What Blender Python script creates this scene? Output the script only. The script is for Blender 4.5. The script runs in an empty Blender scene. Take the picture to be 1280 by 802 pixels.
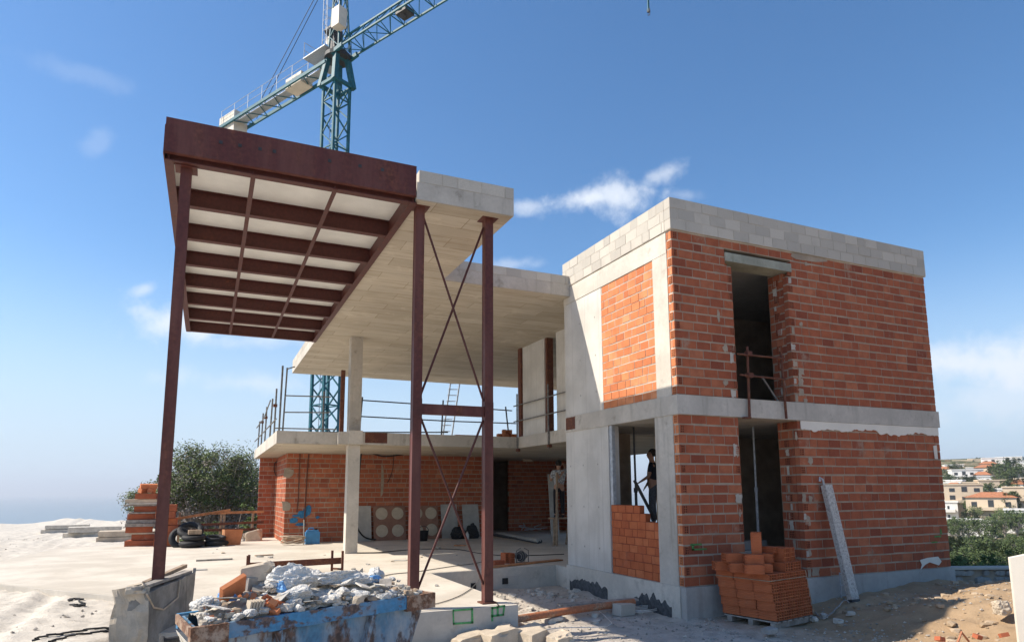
import bpy, bmesh, math, random
from mathutils import Vector, Matrix, noise
rnd = random.Random(7)
sc = bpy.context.scene
# ------------------------------------------------------------------ camera
CR = Vector((0.91181171, -0.41058639, -0.00426861)); CU = Vector((-0.05543498, -0.13339482, 0.98951139))
CF = Vector((0.40684932, 0.90201144, 0.14439181)); CC = Vector((-8.0019, -10.1492, 1.5071)); FPX = 838.65; PY = 491.2
cd = bpy.data.cameras.new('camera'); cam = bpy.data.objects.new('camera', cd); sc.collection.objects.link(cam)
cam.matrix_world = Matrix(((CR.x, CU.x, -CF.x, CC.x), (CR.y, CU.y, -CF.y, CC.y), (CR.z, CU.z, -CF.z, CC.z), (0, 0, 0, 1)))
cd.sensor_fit = 'HORIZONTAL'; cd.sensor_width = 36; cd.lens = 36 * FPX / 1280; cd.shift_y = (PY - 401) / 1280
cd.clip_start = 0.1; cd.clip_end = 60000
sc.camera = cam
def ray(u, v): return CR * ((u - 640) / FPX) + CU * ((PY - v) / FPX) + CF
def at(u, v, ax, val):                       # where the sight line of a photo pixel meets a plane (or a horizontal range 'r')
    d = ray(u, v)
    if ax == 'r': t = val / math.hypot(d.x, d.y)
    else:
        i = 'xyz'.index(ax); t = (val - CC[i]) / d[i]
    return CC + d * t
# ------------------------------------------------------------------ sky, sun, exposure
S2S = Vector((-1.0, 0.39, 1.0)).normalized()          # towards the sun
SUN_EL = math.asin(S2S.z); SUN_AZ = math.atan2(S2S.x, S2S.y)
world = bpy.data.worlds.new('World'); sc.world = world; world.use_nodes = True
wn = world.node_tree; wn.nodes.clear()
def build_world():
    N = wn.nodes; L = wn.links
    out = N.new('ShaderNodeOutputWorld'); bg = N.new('ShaderNodeBackground'); bg.inputs[1].default_value = 0.115
    sky = N.new('ShaderNodeTexSky'); sky.sky_type = 'NISHITA'; sky.sun_disc = False
    sky.sun_elevation = SUN_EL; sky.sun_rotation = SUN_AZ; sky.altitude = 60; sky.air_density = 1.0; sky.dust_density = 0.25; sky.ozone_density = 2.6
    tc = N.new('ShaderNodeTexCoord'); nz = N.new('ShaderNodeTexNoise')
    nz.inputs['Scale'].default_value = 11; nz.inputs['Detail'].default_value = 8; nz.inputs['Roughness'].default_value = 0.62
    L.new(tc.outputs['Generated'], nz.inputs['Vector'])
    nz2 = N.new('ShaderNodeTexNoise'); nz2.inputs['Scale'].default_value = 5; nz2.inputs['Detail'].default_value = 4
    L.new(tc.outputs['Generated'], nz2.inputs['Vector'])
    def math_(op, a, b=None, c=None):
        m = N.new('ShaderNodeMath'); m.operation = op
        for k, x in enumerate((a, b, c)):
            if x is None: continue
            if isinstance(x, (int, float)): m.inputs[k].default_value = x
            else: L.new(x, m.inputs[k])
        return m.outputs[0]
    def dot(vec):
        m = N.new('ShaderNodeVectorMath'); m.operation = 'DOT_PRODUCT'; L.new(tc.outputs['Generated'], m.inputs[0]); m.inputs[1].default_value = vec
        return m.outputs['Value']
    nz3 = N.new('ShaderNodeTexNoise'); nz3.inputs['Scale'].default_value = 34; nz3.inputs['Detail'].default_value = 6
    L.new(tc.outputs['Generated'], nz3.inputs['Vector'])
    nfine = math_('ADD', math_('MULTIPLY', nz.outputs['Fac'], 0.7), math_('MULTIPLY', nz3.outputs['Fac'], 0.3))
    # px, py, half width px, half height px, tilt, strength
    clouds = [(732, 248, 98, 25, 4, .9), (765, 244, 52, 32, -8, .8), (832, 217, 40, 15, 18, .55), (660, 258, 45, 15, 5, .55), (1235, 456, 120, 30, -4, .9), (1250, 500, 110, 26, 0, .5),
              (100, 92, 60, 12, -18, .10), (122, 180, 22, 12, 40, .14), (222, 402, 78, 30, -5, .85), (310, 478, 95, 20, -4, .45), (330, 425, 120, 16, 0, .45), (640, 330, 45, 12, 5, .35), (860, 244, 26, 10, 0, .25), (180, 362, 18, 10, 25, .5)]
    tot = None
    for (u, v, a, b, tilt, s) in clouds:
        c = ray(u, v).normalized(); r = CF.cross(Vector((0, 0, 1))); r = (r - c * r.dot(c)).normalized(); up = r.cross(c)
        t = math.radians(tilt); r2 = r * math.cos(t) + up * math.sin(t); u2 = up * math.cos(t) - r * math.sin(t)
        sc_ = FPX / (ray(u, v).length)
        k = ray(u, v).length / FPX
        x = math_('DIVIDE', dot(r2), a * k * 0.97); y = math_('DIVIDE', dot(u2), b * k * .97)
        d2 = math_('SQRT', math_('ADD', math_('MULTIPLY', x, x), math_('MULTIPLY', y, y)))
        front = math_('GREATER_THAN', dot(c), 0.0)
        m = math_('SUBTRACT', 1.05, d2)
        m = math_('ADD', m, math_('MULTIPLY', math_('SUBTRACT', nfine, 0.5), 3.3))
        mr = N.new('ShaderNodeMapRange'); mr.interpolation_type = 'SMOOTHSTEP'; L.new(m, mr.inputs['Value'])
        mr.inputs['From Min'].default_value = 0.12; mr.inputs['From Max'].default_value = 1.05; mr.inputs['To Max'].default_value = s
        m = math_('MULTIPLY', mr.outputs['Result'], front)
        tot = m if tot is None else math_('MAXIMUM', tot, m)
    mix = N.new('ShaderNodeMixRGB'); 
    el = dot((0, 0, 1)); hz = N.new('ShaderNodeMapRange'); hz.interpolation_type = 'SMOOTHERSTEP'; L.new(el, hz.inputs['Value'])
    hz.inputs['From Min'].default_value = .36; hz.inputs['From Max'].default_value = -.02; hz.inputs['To Max'].default_value = .92
    hs = N.new('ShaderNodeHueSaturation'); hs.inputs['Saturation'].default_value = 1.22; L.new(sky.outputs[0], hs.inputs['Color'])
    mh = N.new('ShaderNodeMixRGB'); L.new(hz.outputs[0], mh.inputs[0]); L.new(hs.outputs[0], mh.inputs[1]); mh.inputs[2].default_value = (3.55, 4.5, 5.55, 1)
    L.new(tot, mix.inputs[0]); L.new(mh.outputs[0], mix.inputs[1])
    mix.inputs[2].default_value = (5.4, 5.75, 6.3, 1)
    L.new(mix.outputs[0], bg.inputs[0]); L.new(bg.outputs[0], out.inputs[0])
build_world()
sl = bpy.data.lights.new('sun', 'SUN'); sun = bpy.data.objects.new('sun', sl); sc.collection.objects.link(sun)
sl.energy = 4.5; sl.angle = math.radians(0.53); sl.color = (1.0, 0.915, 0.79)
sun.rotation_euler = S2S.to_track_quat('Z', 'Y').to_euler(); sun.location = (-30, 10, 40)
sc.view_settings.view_transform = 'Standard'; sc.view_settings.look = 'None'; sc.view_settings.gamma = 1; sc.view_settings.exposure = 0.64
sc.cycles.max_bounces = 6; sc.cycles.diffuse_bounces = 4

# ------------------------------------------------------------------ materials
class NT:
    def __init__(s, name):
        s.m = bpy.data.materials.new(name); s.m.use_nodes = True; s.t = s.m.node_tree; s.N = s.t.nodes; s.L = s.t.links
        s.b = s.N['Principled BSDF']; s.tc = s.N.new('ShaderNodeTexCoord'); s.co = s.tc.outputs['Object']
    def set(s, sock, x):
        if hasattr(x, 'is_output'): s.L.new(x, sock)
        elif isinstance(x, (tuple, list)) and len(x) == 3 and sock.type == 'RGBA': sock.default_value = (*x, 1)
        else: sock.default_value = x
    def noise(s, scale, detail=4, rough=.55, vec=None, dist=0):
        n = s.N.new('ShaderNodeTexNoise'); n.inputs['Scale'].default_value = scale; n.inputs['Detail'].default_value = detail
        n.inputs['Roughness'].default_value = rough; n.inputs['Distortion'].default_value = dist; s.L.new(vec or s.co, n.inputs['Vector']); return n.outputs['Fac']
    def map(s, scale=(1, 1, 1), rot=(0, 0, 0), loc=(0, 0, 0), vec=None):
        n = s.N.new('ShaderNodeMapping'); n.inputs['Scale'].default_value = scale; n.inputs['Rotation'].default_value = rot; n.inputs['Location'].default_value = loc
        s.L.new(vec or s.co, n.inputs['Vector']); return n.outputs[0]
    def range(s, x, a, b, c=0., d=1., smooth=True):
        n = s.N.new('ShaderNodeMapRange'); s.L.new(x, n.inputs[0]); n.interpolation_type = 'SMOOTHSTEP' if smooth else 'LINEAR'
        for k, q in zip(('From Min', 'From Max', 'To Min', 'To Max'), (a, b, c, d)): n.inputs[k].default_value = q
        return n.outputs[0]
    def ramp(s, x, stops):
        n = s.N.new('ShaderNodeValToRGB'); s.L.new(x, n.inputs[0]); e = n.color_ramp.elements
        while len(e) < len(stops): e.new(0.5)
        for k, (p, c) in enumerate(stops): e[k].position = p; e[k].color = (*c, 1)
        return n.outputs[0]
    def mix(s, f, a, b, mode='MIX'):
        n = s.N.new('ShaderNodeMixRGB'); n.blend_type = mode; s.set(n.inputs[0], f); s.set(n.inputs[1], a); s.set(n.inputs[2], b); return n.outputs[0]
    def math(s, op, a, b=0.):
        n = s.N.new('ShaderNodeMath'); n.operation = op; s.set(n.inputs[0], a); s.set(n.inputs[1], b); return n.outputs[0]
    def island(s):
        return s.N.new('ShaderNodeNewGeometry').outputs['Random Per Island']
    def objrand(s):
        return s.N.new('ShaderNodeObjectInfo').outputs['Random']
    def sep(s, vec=None):
        n = s.N.new('ShaderNodeSeparateXYZ'); s.L.new(vec or s.co, n.inputs[0]); return n.outputs
    def bump(s, h, strength=.3, dist=.02):
        n = s.N.new('ShaderNodeBump'); n.inputs['Strength'].default_value = strength; n.inputs['Distance'].default_value = dist
        s.L.new(h, n.inputs['Height']); s.L.new(n.outputs[0], s.b.inputs['Normal'])
    def done(s, col, rough=.85, metal=0., spec=.3):
        s.set(s.b.inputs['Base Color'], col); s.set(s.b.inputs['Roughness'], rough); s.b.inputs['Metallic'].default_value = metal
        s.b.inputs['Specular IOR Level'].default_value = spec; return s.m
def hexl(h):
    c = [int(h[i:i + 2], 16) / 255 for i in (0, 2, 4)]
    return tuple(x / 12.92 if x < .04045 else ((x + .055) / 1.055) ** 2.4 for x in c)
def mul(c, k): return tuple(x * k for x in c)

def concrete_mat(name, col, var=.12, streak=0.15, bump=.25, scale=1., stain=(.22, .19, .15), stain_amt=.35):
    n = NT(name)
    a = n.noise(1.1 * scale, 6, .6); b = n.noise(14 * scale, 5, .65); c = n.noise(90 * scale, 2, .5)
    st = n.noise(1, 5, .6, n.map((5 * scale, 5 * scale, .45 * scale)))
    base = n.mix(n.range(a, .3, .7), mul(col, 1 - var), mul(col, 1 + var))
    base = n.mix(n.range(b, .35, .75, 0, .35), base, mul(col, .72))
    base = n.mix(n.range(st, .52, .75, 0, streak), base, mul(stain, .8))
    base = n.mix(n.range(n.noise(2.6 * scale, 7, .68), .56, .7, 0, stain_amt), base, stain)
    n.bump(n.math('ADD', n.math('MULTIPLY', b, .6), n.math('MULTIPLY', c, .5)), bump, .01)
    return n.done(base, .92, 0, .2)
def block_mat(name, lo, hi):
    n = NT(name); r = n.island()
    base = n.ramp(r, [(0, lo), (.55, tuple((x + y) / 2 for x, y in zip(lo, hi))), (1, hi)])
    f = n.noise(60, 4, .7); g = n.noise(3, 4)
    base = n.mix(n.range(f, .3, .7, 0, .3), base, mul(lo, .7)); base = n.mix(n.range(g, .5, .75, 0, .3), base, mul(lo, .75))
    n.bump(f, .5, .006); return n.done(base, .95, 0, .1)
def brick_mat(name, cols, stain=(.38, .30, .22), stain_amt=.5, ribs=None):
    n = NT(name); r = n.island()
    base = n.ramp(r, [(0, cols[0]), (.16, cols[1]), (.82, cols[2]), (1, cols[3])])
    a = n.noise(5, 5, .6); b = n.noise(45, 4, .65)
    base = n.mix(n.range(a, .35, .7, 0, .45), base, mul(cols[0], .8))
    base = n.mix(n.range(b, .45, .8, 0, .35), base, mul(cols[3], 1.1))
    base = n.mix(n.range(n.noise(1.7, 8, .7), .57, .70, 0, stain_amt), base, stain)
    if ribs:
        w = n.N.new('ShaderNodeTexWave'); w.bands_direction = 'Z'; w.inputs['Scale'].default_value = ribs; n.L.new(n.co, w.inputs['Vector'])
        n.bump(n.math('ADD', w.outputs['Fac'], n.math('MULTIPLY', b, .3)), .6, .006)
    else: n.bump(b, .35, .008)
    return n.done(base, .88, 0, .2)
def plain(name, col, rough=.7, metal=0., var=.15, scale=8, spec=.4, bump=0.):
    n = NT(name); a = n.noise(scale, 5, .6)
    c = n.mix(n.range(a, .3, .72), mul(col, 1 - var), mul(col, 1 + var))
    if bump: n.bump(a, bump, .01)
    return n.done(c, rough, metal, spec)
def rusty(name, col, rust=(.16, .055, .025), amt=.6, lo=.52, hi=.66, scale=3, rough=.5, dirt=None, stretch=(1, 1, 1)):
    n = NT(name); v = n.map(stretch)
    a = n.noise(scale, 8, .68, v); b = n.noise(scale * 7, 5, .6)
    base = n.mix(n.range(b, .3, .7), mul(col, .8), mul(col, 1.15))
    if dirt: base = n.mix(n.range(n.noise(scale * .6, 6, .65, v), .42, .68, 0, .8), base, dirt)
    f = n.range(a, lo, hi, 0, amt); base = n.mix(f, base, n.mix(n.range(b, .4, .65), mul(rust, .5), mul(rust, 1.25)))
    n.bump(a, .2, .01); return n.done(base, n.mix(f, (rough,) * 3, (.95,) * 3), 0, .4)

M = {}
M['concrete'] = concrete_mat('concrete', (.58, .53, .455))
M['concrete_dark'] = concrete_mat('grey_concrete', (.40, .385, .36), streak=.35)
M['concrete_face'] = concrete_mat('cast_concrete', (.52, .475, .41), .14, .4, stain_amt=.5)
M['block'] = block_mat('concrete_block', (.45, .415, .36), (.60, .55, .47))
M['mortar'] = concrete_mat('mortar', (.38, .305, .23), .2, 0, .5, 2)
M['mortar_light'] = concrete_mat('light_mortar', (.50, .45, .38), .2, 0, .5, 2)
BR = [(.25, .066, .037), (.355, .100, .050), (.44, .132, .062), (.50, .18, .092)]
M['brick'] = brick_mat('red_brick', BR)
M['brick_old'] = brick_mat('wall_brick', [mul(c, .92) for c in BR], stain_amt=.6)
M['brick_orange'] = brick_mat('orange_brick', [(.46, .145, .062), (.56, .19, .08), (.64, .24, .105), (.68, .30, .15)], stain_amt=.2)
M['terracotta'] = brick_mat('terracotta', [(.36, .095, .04), (.43, .12, .05), (.48, .14, .056), (.54, .18, .075)], stain_amt=.1, ribs=11)
M['brick_end'] = brick_mat('brick_end_cells', [(.20, .05, .028), (.24, .062, .03), (.28, .075, .036), (.32, .09, .045)], stain_amt=.3)
M['hole'] = plain('clay_cavity', (.115, .032, .02), .95)
M['steel'] = rusty('red_oxide_steel', (.10, .025, .018), (.20, .075, .042), .7, .50, .74, 2.2, .55, dirt=(.15, .055, .040), stretch=(2.2, 2.2, .35))
M['joist_steel'] = rusty('shaded_red_steel', (.085, .021, .015), (.22, .07, .035), .4, .55, .75, 2.5, .55)  # red primer darkened to carry the shade under the canopy deck
M['rust'] = rusty('rusted_steel', (.11, .035, .022), (.22, .09, .045), .8, .42, .62, 5, .8)
M['deck'] = plain('cream_deck_sheet', (.78, .765, .72), .6, 0, .05, 3)
M['teal'] = plain('teal_crane_paint', (.010, .105, .135), .6, 0, .3, 5)
M['galv'] = plain('galvanised_steel', (.42, .44, .46), .5, .3, .2, 12)
M['cream'] = plain('cream_paint', (.66, .58, .47), .6, 0, .1, 2)
M['greymetal'] = plain('grey_scaffold_steel', (.19, .18, .165), .6, .3, .35, 12)
M['darkmetal'] = plain('dark_steel', (.05, .05, .052), .6, .2, .3, 10)
M['black'] = plain('black_rubber', (.014, .014, .015), .7, 0, .4, 20)
M['tar'] = plain('bitumen_paint', (.075, .078, .082), .75, 0, .4, 12)
M['skip'] = rusty('worn_blue_paint', (.075, .215, .35), (.15, .085, .055), .92, .50, .60, 2.4, .55, dirt=(.42, .44, .45), stretch=(1.3, 1.3, .55))
M['skip_rim'] = rusty('scraped_blue_paint', (.05, .23, .42), (.17, .10, .065), .9, .50, .58, 3.2, .5, dirt=(.20, .26, .32), stretch=(1, 1, 1.6))
M['skip_rust'] = rusty('flaking_rust', (.36, .24, .16), (.17, .07, .035), .85, .42, .56, 7, .8, dirt=(.42, .34, .27))
M['wood'] = plain('weathered_wood', (.34, .25, .17), .85, 0, .3, 9)
M['wood_grey'] = plain('grey_timber', (.30, .27, .235), .9, 0, .3, 9)
M['plank'] = plain('orange_plank', (.45, .20, .085), .8, 0, .3, 6)
M['pvc'] = rusty('dusty_orange_pipe', (.42, .15, .065), (.42, .32, .22), .8, .48, .68, 4, .6)
M['cavity'] = plain('cavity_shade_tone', (.05, .013, .008), .95)  # near-black clay colour stands in for the shade inside brick holes

def bag_mat():
    n = NT('white_woven_plastic'); a = n.noise(7, 5, .6, None, 1.5); b = n.noise(26, 4, .6, None, 1.2); c = n.noise(3.2, 3)
    ridge = n.math('ABSOLUTE', n.math('SUBTRACT', a, .5)); ridge2 = n.math('ABSOLUTE', n.math('SUBTRACT', b, .5))
    col = n.mix(n.range(c, .40, .62), (.84, .81, .75), (.68, .63, .55)); col = n.mix(n.range(n.noise(5, 3), .66, .69, 0, .7), col, (.20, .36, .58))
    n.bump(n.math('ADD', n.math('MULTIPLY', ridge, 2.), ridge2), 1.0, .035); return n.done(col, .55, 0, .35)
M['bag'] = bag_mat()
M['bag_blue'] = plain('blue_print_plastic', (.16, .37, .66), .5, 0, .2, 9)
M['stone'] = concrete_mat('pale_stone', (.56, .47, .36), .2, 0, .6, 3)
M['rubble'] = concrete_mat('rubble_concrete', (.60, .55, .47), .22, 0, .6, 4)
M['rubble_grey'] = concrete_mat('grey_rubble', (.36, .34, .31), .2, 0, .6, 4)
M['green'] = plain('green_marking_paint', (.10, .36, .13), .8, 0, .25, 30)
M['blue_spray'] = plain('blue_marking_paint', (.035, .17, .32), .8, 0, .3, 20)
M['blue_plastic'] = plain('blue_plastic', (.05, .23, .46), .4, 0, .12, 6)
M['white_wall'] = plain('white_render', (.74, .68, .58), .85, 0, .06, 1.5)
M['board'] = plain('grey_board', (.42, .40, .36), .85, 0, .15, 3)
M['board_brown'] = plain('brown_board', (.27, .14, .095), .85, 0, .15, 4)
M['disc'] = plain('cream_disc', (.50, .42, .31), .85, 0, .1, 6)
M['skin'] = plain('skin', (.42, .23, .15), .6, 0, .06, 8)
M['hair'] = plain('dark_hair', (.02, .014, .01), .7)
M['shirt'] = plain('mottled_grey_shirt', (.42, .42, .42), .9, 0, .75, 22)
M['trousers'] = plain('black_trousers', (.015, .015, .018), .9, 0, .3, 20)
M['navy'] = plain('dark_navy_shirt', (.016, .02, .03), .9, 0, .3, 20)
M['jeans'] = plain('dark_grey_trousers', (.10, .11, .125), .9, 0, .3, 20)
M['rope'] = plain('pale_rope', (.55, .43, .31), .9)
M['bark'] = plain('grey_bark', (.34, .30, .26), .9, 0, .3, 14)

def soffit_mat():
    n = NT('board_marked_soffit')
    v = n.map((1, 1, 1))
    br = n.N.new('ShaderNodeTexBrick'); n.L.new(v, br.inputs['Vector']); br.offset = .37; br.squash = 1
    br.inputs['Scale'].default_value = 1; br.inputs['Brick Width'].default_value = 2.0; br.inputs['Row Height'].default_value = .5; br.inputs['Mortar Size'].default_value = .011; br.inputs['Mortar Smooth'].default_value = .6
    br.inputs['Color1'].default_value = (.41, .355, .28, 1); br.inputs['Color2'].default_value = (.52, .465, .38, 1); br.inputs['Mortar'].default_value = (.27, .215, .15, 1)
    a = n.noise(.8, 5, .6); b = n.noise(3, 6, .65, n.map((.35, 3, 1))); c = n.noise(30, 3)
    col = n.mix(n.range(a, .35, .7, 0, .35), br.outputs[0], (.62, .54, .42))
    col = n.mix(n.range(b, .48, .68, 0, .6), col, (.34, .275, .195)); col = n.mix(n.range(n.noise(1.6, 7, .7), .56, .68, 0, .45), col, (.64, .58, .48))
    n.bump(n.math('ADD', n.math('MULTIPLY', b, .5), n.math('MULTIPLY', c, .3)), .35, .012)
    return n.done(col, .9, 0, .15)
M['soffit'] = soffit_mat()
def boarded_mat():
    n = NT('shuttered_concrete')
    co = n.sep(); y = co[1]
    w = n.math('ABSOLUTE', n.math('SUBTRACT', n.math('FRACT', n.math('ADD', n.math('MULTIPLY', y, 1 / .62), .1)), .5))
    line = n.range(w, .0, .018, 1, 0)
    a = n.noise(1.2, 6, .6); st = n.noise(1, 5, .6, n.map((4, 4, .35))); c = n.noise(60, 3)
    col = n.mix(n.range(a, .3, .7), (.50, .475, .43), (.62, .59, .54)); col = n.mix(n.range(st, .5, .72, 0, .3), col, (.36, .33, .29))
    col = n.mix(n.math('MULTIPLY', line, .45), col, (.28, .26, .23))
    n.bump(n.math('ADD', n.math('MULTIPLY', line, -1), n.math('MULTIPLY', c, .3)), .4, .008)
    return n.done(col, .9, 0, .2)
M['boarded'] = boarded_mat()
def terrazzo_mat():
    n = NT('speckled_beam'); v = n.N.new('ShaderNodeTexVoronoi'); v.inputs['Scale'].default_value = 38; n.L.new(n.co, v.inputs['Vector'])
    col = n.ramp(v.outputs['Color'], [(0, (.30, .27, .24)), (.35, (.46, .42, .37)), (.7, (.56, .52, .46)), (1, (.60, .57, .51))])
    n.bump(v.outputs['Distance'], .5, .01); return n.done(col, .85, 0, .2)
M['terrazzo'] = terrazzo_mat()
def ground_mat():
    n = NT('sandy_ground'); 
    a = n.noise(.35, 6, .6); b = n.noise(3.5, 7, .7); c = n.noise(28, 5, .7); d = n.noise(.02, 6, .6)
    col = n.mix(n.range(a, .35, .65), (.36, .245, .145), (.46, .325, .20)); col = n.mix(n.range(b, .42, .7, 0, .6), col, (.27, .185, .11))
    col = n.mix(n.range(c, .5, .72, 0, .5), col, (.50, .385, .26))
    xyz = n.sep(); grey = n.math('MULTIPLY', n.range(n.math('ADD', xyz[0], n.math('MULTIPLY', b, 1.6)), 0.4, 2.6, 1, 0), .7)
    col = n.mix(grey, col, n.mix(n.range(b, .35, .68), (.56, .535, .49), (.40, .385, .36)))
    pale = n.range(n.math('ADD', xyz[0], n.math('MULTIPLY', a, 3)), -8.6, -6.6, 1, 0)
    col = n.mix(pale, col, n.mix(n.range(b, .4, .72), (.66, .60, .51), (.47, .43, .37)))
    # scrub and dry earth on the far slopes
    far = n.range(xyz[2], -1.6, -3.0, 0, 1)
    scr = n.mix(n.range(n.noise(.11, 7, .7), .42, .56), (.30, .23, .15), (.055, .075, .03)); up = n.range(xyz[1], 90, 150, 0, 1)
    col = n.mix(n.math('MAXIMUM', far, up), col, scr)
    n.bump(n.math('ADD', b, n.math('MULTIPLY', c, .7)), .7, .03); return n.done(col, .95, 0, .1)
M['ground'] = ground_mat()
def slab_floor_mat():
    n = NT('dusty_floor_slab'); a = n.noise(.7, 6, .6); b = n.noise(5, 6, .65); c = n.noise(40, 4, .6)
    col = n.mix(n.range(a, .35, .68), (.53, .475, .395), (.66, .60, .51)); col = n.mix(n.range(b, .5, .75, 0, .4), col, (.40, .335, .26)); col = n.mix(n.range(c, .55, .75, 0, .3), col, (.66, .61, .53))
    n.bump(n.math('ADD', b, c), .2, .01); return n.done(col, .93, 0, .15)
M['floor'] = slab_floor_mat()
def sea_mat():
    n = NT('sea_water'); n.bump(n.noise(.05, 4), .15, 1); return n.done((.20, .27, .32), .6, 0, .3)
M['sea'] = sea_mat()
def leaf_mat(name, lo, hi):
    n = NT(name); r = n.island(); col = n.ramp(r, [(0, lo), (.6, tuple((a + b) / 2 for a, b in zip(lo, hi))), (1, hi)])
    return n.done(col, .7, 0, .25)
M['leaf'] = leaf_mat('olive_foliage', (.05, .075, .022), (.20, .24, .085))
M['leaf_twig'] = leaf_mat('grey_twigs', (.13, .105, .09), (.34, .30, .26))
M['pine'] = leaf_mat('pine_needles', (.026, .046, .014), (.115, .15, .05))
M['shrub'] = leaf_mat('shrub_leaves', (.03, .06, .012), (.13, .20, .05))
M['hill'] = plain('distant_hill', (.20, .22, .18), .95, 0, .3, .002)
M['villa_white'] = plain('white_villa_render', (.78, .75, .70), .8, 0, .05, .3)
M['villa_cream'] = plain('cream_villa_render', (.66, .53, .38), .8, 0, .06, .3)
M['roof_tile'] = plain('clay_roof_tile', (.42, .17, .08), .85, 0, .2, 1.5)
M['window_dark'] = plain('dark_window', (.05, .055, .06), .2)
M['cable'] = M['black']

# ------------------------------------------------------------------ object helpers
COL = sc.collection
class MB:
    def __init__(s): s.v = []; s.f = []; s.m = []; s.cur = 0
    def add(s, vs, fs):
        k = len(s.v); s.v += [Vector(p) for p in vs]; s.f += [tuple(k + i for i in f) for f in fs]; s.m += [s.cur] * (len(s.f) - len(s.m)); return s
    def box(s, a, b):
        x0, y0, z0 = (min(p, q) for p, q in zip(a, b)); x1, y1, z1 = (max(p, q) for p, q in zip(a, b))
        return s.add([(x0, y0, z0), (x1, y0, z0), (x1, y1, z0), (x0, y1, z0), (x0, y0, z1), (x1, y0, z1), (x1, y1, z1), (x0, y1, z1)],
                     [(0, 3, 2, 1), (4, 5, 6, 7), (0, 1, 5, 4), (1, 2, 6, 5), (2, 3, 7, 6), (3, 0, 4, 7)])
    def obox(s, o, ex, ey, ez):                # corner + three edge vectors
        o = Vector(o); ex = Vector(ex); ey = Vector(ey); ez = Vector(ez)
        P = [o, o + ex, o + ex + ey, o + ey]; P += [p + ez for p in P]
        F = [(0, 3, 2, 1), (4, 5, 6, 7), (0, 1, 5, 4), (1, 2, 6, 5), (2, 3, 7, 6), (3, 0, 4, 7)]
        if ex.cross(ey).dot(ez) < 0: F = [tuple(reversed(f)) for f in F]
        return s.add(P, F)
    def cbox(s, c, sx, sy, sz, rz=0, rx=0, ry=0):
        m = Matrix.Rotation(rz, 3, 'Z') @ Matrix.Rotation(ry, 3, 'Y') @ Matrix.Rotation(rx, 3, 'X'); c = Vector(c)
        ex, ey, ez = m @ Vector((sx, 0, 0)), m @ Vector((0, sy, 0)), m @ Vector((0, 0, sz))
        return s.obox(c - (ex + ey + ez) / 2, ex, ey, ez)
    def beam(s, p, q, w, h, up=(0, 0, 1)):     # square bar from p to q
        p = Vector(p); q = Vector(q); d = (q - p); up = Vector(up)
        if abs(d.normalized().dot(up)) > .98: up = Vector((1, 0, 0))
        x = d.cross(up).normalized() * w; y = x.cross(d).normalized() * h
        return s.obox(p - x / 2 - y / 2, x, y, d)
    def tube(s, pts, r, n=8, cap=True):
        pts = [Vector(p) for p in pts]; k = len(s.v); m = len(pts)
        rr = r if isinstance(r, (list, tuple)) else [r] * m
        prev = None
        for i, p in enumerate(pts):
            d = (pts[min(i + 1, m - 1)] - pts[max(i - 1, 0)]).normalized()
            if prev is None:
                x = d.orthogonal().normalized()
            else:
                x = prev - d * prev.dot(d)
                x = x.normalized() if x.length > 1e-6 else d.orthogonal().normalized()
            prev = x; y = d.cross(x)
            for j in range(n):
                a = 2 * math.pi * j / n; s.v.append(p + (x * math.cos(a) + y * math.sin(a)) * rr[i])
        for i in range(m - 1):
            for j in range(n):
                a = k + i * n + j; b = k + i * n + (j + 1) % n; s.f.append((a, b, b + n, a + n))
        if cap:
            s.f.append(tuple(k + j for j in reversed(range(n)))); s.f.append(tuple(k + (m - 1) * n + j for j in range(n)))
        return s
    def poly(s, pts, h, down=False):           # horizontal polygon prism: list of (x,y), z0..z1
        z0, z1 = h; n = len(pts)
        area = sum(pts[i][0] * pts[(i + 1) % n][1] - pts[(i + 1) % n][0] * pts[i][1] for i in range(n))
        if area < 0: pts = pts[::-1]
        vs = [(x, y, z0) for x, y in pts] + [(x, y, z1) for x, y in pts]
        return s.add(vs, [tuple(reversed(range(n))), tuple(range(n, 2 * n))] + [(i, (i + 1) % n, n + (i + 1) % n, n + i) for i in range(n)])
    def prism(s, pts, d):                      # planar polygon extruded by a vector
        pts = [Vector(p) for p in pts]; d = Vector(d); n = len(pts)
        nr = sum(((pts[i] - pts[0]).cross(pts[(i + 1) % n] - pts[0]) for i in range(1, n - 1)), Vector())
        if nr.dot(d) < 0: pts = pts[::-1]
        return s.add(pts + [p + d for p in pts], [tuple(reversed(range(n))), tuple(range(n, 2 * n))] + [(i, (i + 1) % n, n + (i + 1) % n, n + i) for i in range(n)])
    def rock(s, c, rx, ry, rz, seed=0, sub=2, rough=.35, rot=0, squash=.0):
        bm = bmesh.new(); bmesh.ops.create_icosphere(bm, subdivisions=sub, radius=1)
        R = Matrix.Rotation(rot, 3, 'Z'); vs = []
        off = Vector((seed * 3.17, seed * 1.3, seed * .77))
        for v in bm.verts:
            p = v.co.copy(); k = 1 + rough * (noise.noise(p * 1.3 + off) * 1.5 + noise.noise(p * 3.1 + off) * .7)
            p = p * k; m = .66 + .2 * math.sin(seed)   # cut some flats so that it reads as broken stone
            p = Vector((max(-m, min(m, p.x)), max(-.68, min(.74, p.y + .25 * p.x)), max(-.6, min(.62 + .3 * p.x, p.z))))
            vs.append(R @ Vector((p.x * rx / .8, p.y * ry / .8, p.z * rz / .8)) + Vector(c))
        fs = [tuple(v.index for v in f.verts) for f in bm.faces]; bm.verts.index_update(); bm.free()
        return s.add(vs, fs)
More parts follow.
